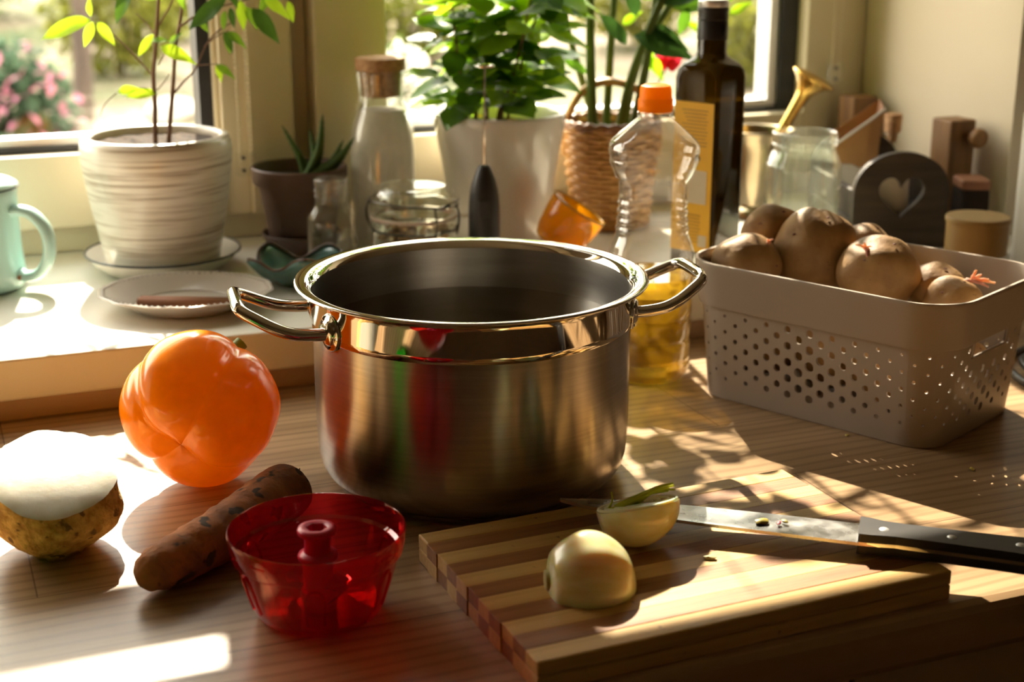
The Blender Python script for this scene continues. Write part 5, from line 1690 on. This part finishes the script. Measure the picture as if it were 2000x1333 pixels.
# corked bottle, wooden rack, brush
cb_ = thing('corked_bottle', 'small clear bottle with a cork behind the paper bag', 'bottle', (1.0740, 0.2370, Z_SILL), FACE)
B().lathe(sprof([(0, 0.001), (0.016, 0.001), (0.0185, 0.004), (0.0190, 0.030), (0.0180, 0.055), (0.0135, 0.068), (0.0080, 0.076), (0.0075, 0.094), (0.0098, 0.0955), (0.0098, 0.0985), (0.0070, 0.0990), (0.0062, 0.094), (0.0065, 0.077), (0.012, 0.067), (0.0165, 0.054), (0.0172, 0.030), (0.0165, 0.006), (0, 0.005)], 3), 40).build('glass_wall', M_clear, cb_, smooth=70)
B().lathe([(0, 0.087), (0.0060, 0.087), (0.0068, 0.0985), (0.0100, 0.0992), (0.0108, 0.119), (0.0100, 0.1215), (0, 0.122)], 28).build('cork_stopper', M_cork, cb_)
M_oldwood = pmat('old_brown_wood', (0.15, 0.066, 0.018), (0.28, 0.14, 0.042), scale=10, stretch=(6, 6, 0.6), rough=0.55, bump=0.2, bscale=40, bstretch=(6, 6, 0.6))
rk = thing('wooden_rack', 'low wooden rack with two posts and a peg along the side wall', 'rack', (1.0950, 0.0, Z_SILL), 0)
slab('post', -0.024, 0.012, 0.317, 0.350, 0.0, 0.132, M_oldwood, bevel=0.002, parent=rk)
pb = B()
pb.box(-0.020, 0.016, 0.128, 0.164, 0.0, 0.127)
pbo = pb.build('post', M_oldwood, rk, smooth=None, bevel=0.002)
slab('rail', 0.014, 0.024, 0.128, 0.352, 0.030, 0.060, M_oldwood, bevel=0.0015, parent=rk)
B().lathe(sprof([(0.0045, 0), (0.0048, 0.010), (0.0105, 0.013), (0.0115, 0.019), (0.0085, 0.024), (0, 0.025)], 3), 24, Matrix.Translation((0.006, 0.128, 0.108)) @ Matrix.Rotation(radians(90), 4, 'X')).build('peg', M_oldwood, rk)
bs = thing('scrubbing_brush', 'wooden brush with dark bristles standing right of the heart crate', 'brush', (1.0700, 0.0780, Z_SILL), FACE)
B().box(-0.0165, 0.0165, -0.020, 0.020, 0.0580, 0.0700).build('back', pmat('reddish_wood', (0.22, 0.085, 0.04), (0.32, 0.14, 0.07), scale=14, stretch=(0.6, 5, 5), rough=0.5), bs, smooth=None, bevel=0.003)
br_ = B()
for i in range(8):
    for j in range(9):
        x, y = -0.0145 + 0.029 * i / 7, -0.0175 + 0.035 * j / 8
        r_ = random.Random(i * 31 + j)
        br_.tube([(x, y, 0.059), (x + r_.uniform(-.0015, .0015), y + r_.uniform(-.0015, .0015), 0.0003)], [0.0011, 0.0016], 5)
bo = br_.build('bristles', pmat('dark_bristle', (0.03, 0.022, 0.018), (0.06, 0.04, 0.03), scale=80, rough=0.7), bs)
bo['kind'] = 'stuff'

# jar with a tan lid on the worktop behind the potato basket
M_tan = pmat('tan_lid', (0.27, 0.165, 0.05), (0.31, 0.19, 0.06), scale=20, rough=0.5)
tj = thing('lidded_jar', 'glass jar with a tan screw lid behind the potato basket', 'jar', (0.9640, -0.0650, 0.0), FACE)
B().lathe(sprof([(0, 0.001), (0.027, 0.001), (0.0300, 0.004), (0.0305, 0.015), (0.0305, 0.064), (0.0285, 0.072), (0.0275, 0.076), (0.0275, 0.084), (0.0262, 0.084), (0.0262, 0.075), (0.0288, 0.063), (0.0288, 0.012), (0.026, 0.006), (0, 0.006)], 3), 48).build('glass_wall', M_clear, tj, smooth=70)
B().lathe([(0.0290, 0.0785), (0.0312, 0.0790), (0.0314, 0.1110), (0.0328, 0.1125), (0.0328, 0.1160), (0.0318, 0.1175), (0, 0.1180)], 56).build('lid', M_tan, tj, smooth=40)
B().lathe([(0, 0.0065), (0.0255, 0.0065), (0.0284, 0.012), (0.0284, 0.045), (0, 0.046)], 40).build('contents', pmat('dark_spice', (0.10, 0.05, 0.02), (0.16, 0.08, 0.035), scale=120, rough=0.9), tj)

# white appliance at the right edge with its cable
M_appl = pmat('white_appliance_plastic', (0.66, 0.62, 0.55), (0.70, 0.66, 0.59), scale=4, rough=0.35)
ap_ = thing('kitchen_appliance', 'tall white appliance cut off by the right edge of the photo', 'appliance', (1.055, -0.205, 0.0), 0)
B().box(0.0, 0.26, 0.0, 0.200, 0.010, 0.2230).build('housing', M_appl, ap_, smooth=None, bevel=0.014)
B().box(0.02, 0.24, -0.004, 0.001, 0.045, 0.19).build('front_panel', M_black, ap_, smooth=None, bevel=0.002)
for x in (0.03, 0.23):
    for y in (0.03, 0.17):
        B().lathe([(0, 0.0002), (0.010, 0.0002), (0.010, 0.0101), (0, 0.0101)], 16).build('foot', M_black, ap_, (x, y, 0))
cable = B().tube(spline([(1.06, -0.15, 0.006), (1.00, -0.150, 0.005), (0.945, -0.168, 0.004), (0.908, -0.190, 0.004), (0.888, -0.225, 0.004), (0.880, -0.262, 0.004), (0.900, -0.285, 0.004), (0.945, -0.275, 0.004), (0.975, -0.240, 0.004), (0.960, -0.205, 0.009), (0.92, -0.200, 0.009), (0.90, -0.245, 0.008), (0.93, -0.32, 0.004), (1.02, -0.36, 0.004)], 8), 0.0035, 8)
tag(cable.build('power_cable', M_black, None, smooth=80), 'black coiled power cable on the worktop right of the basket', 'cable')
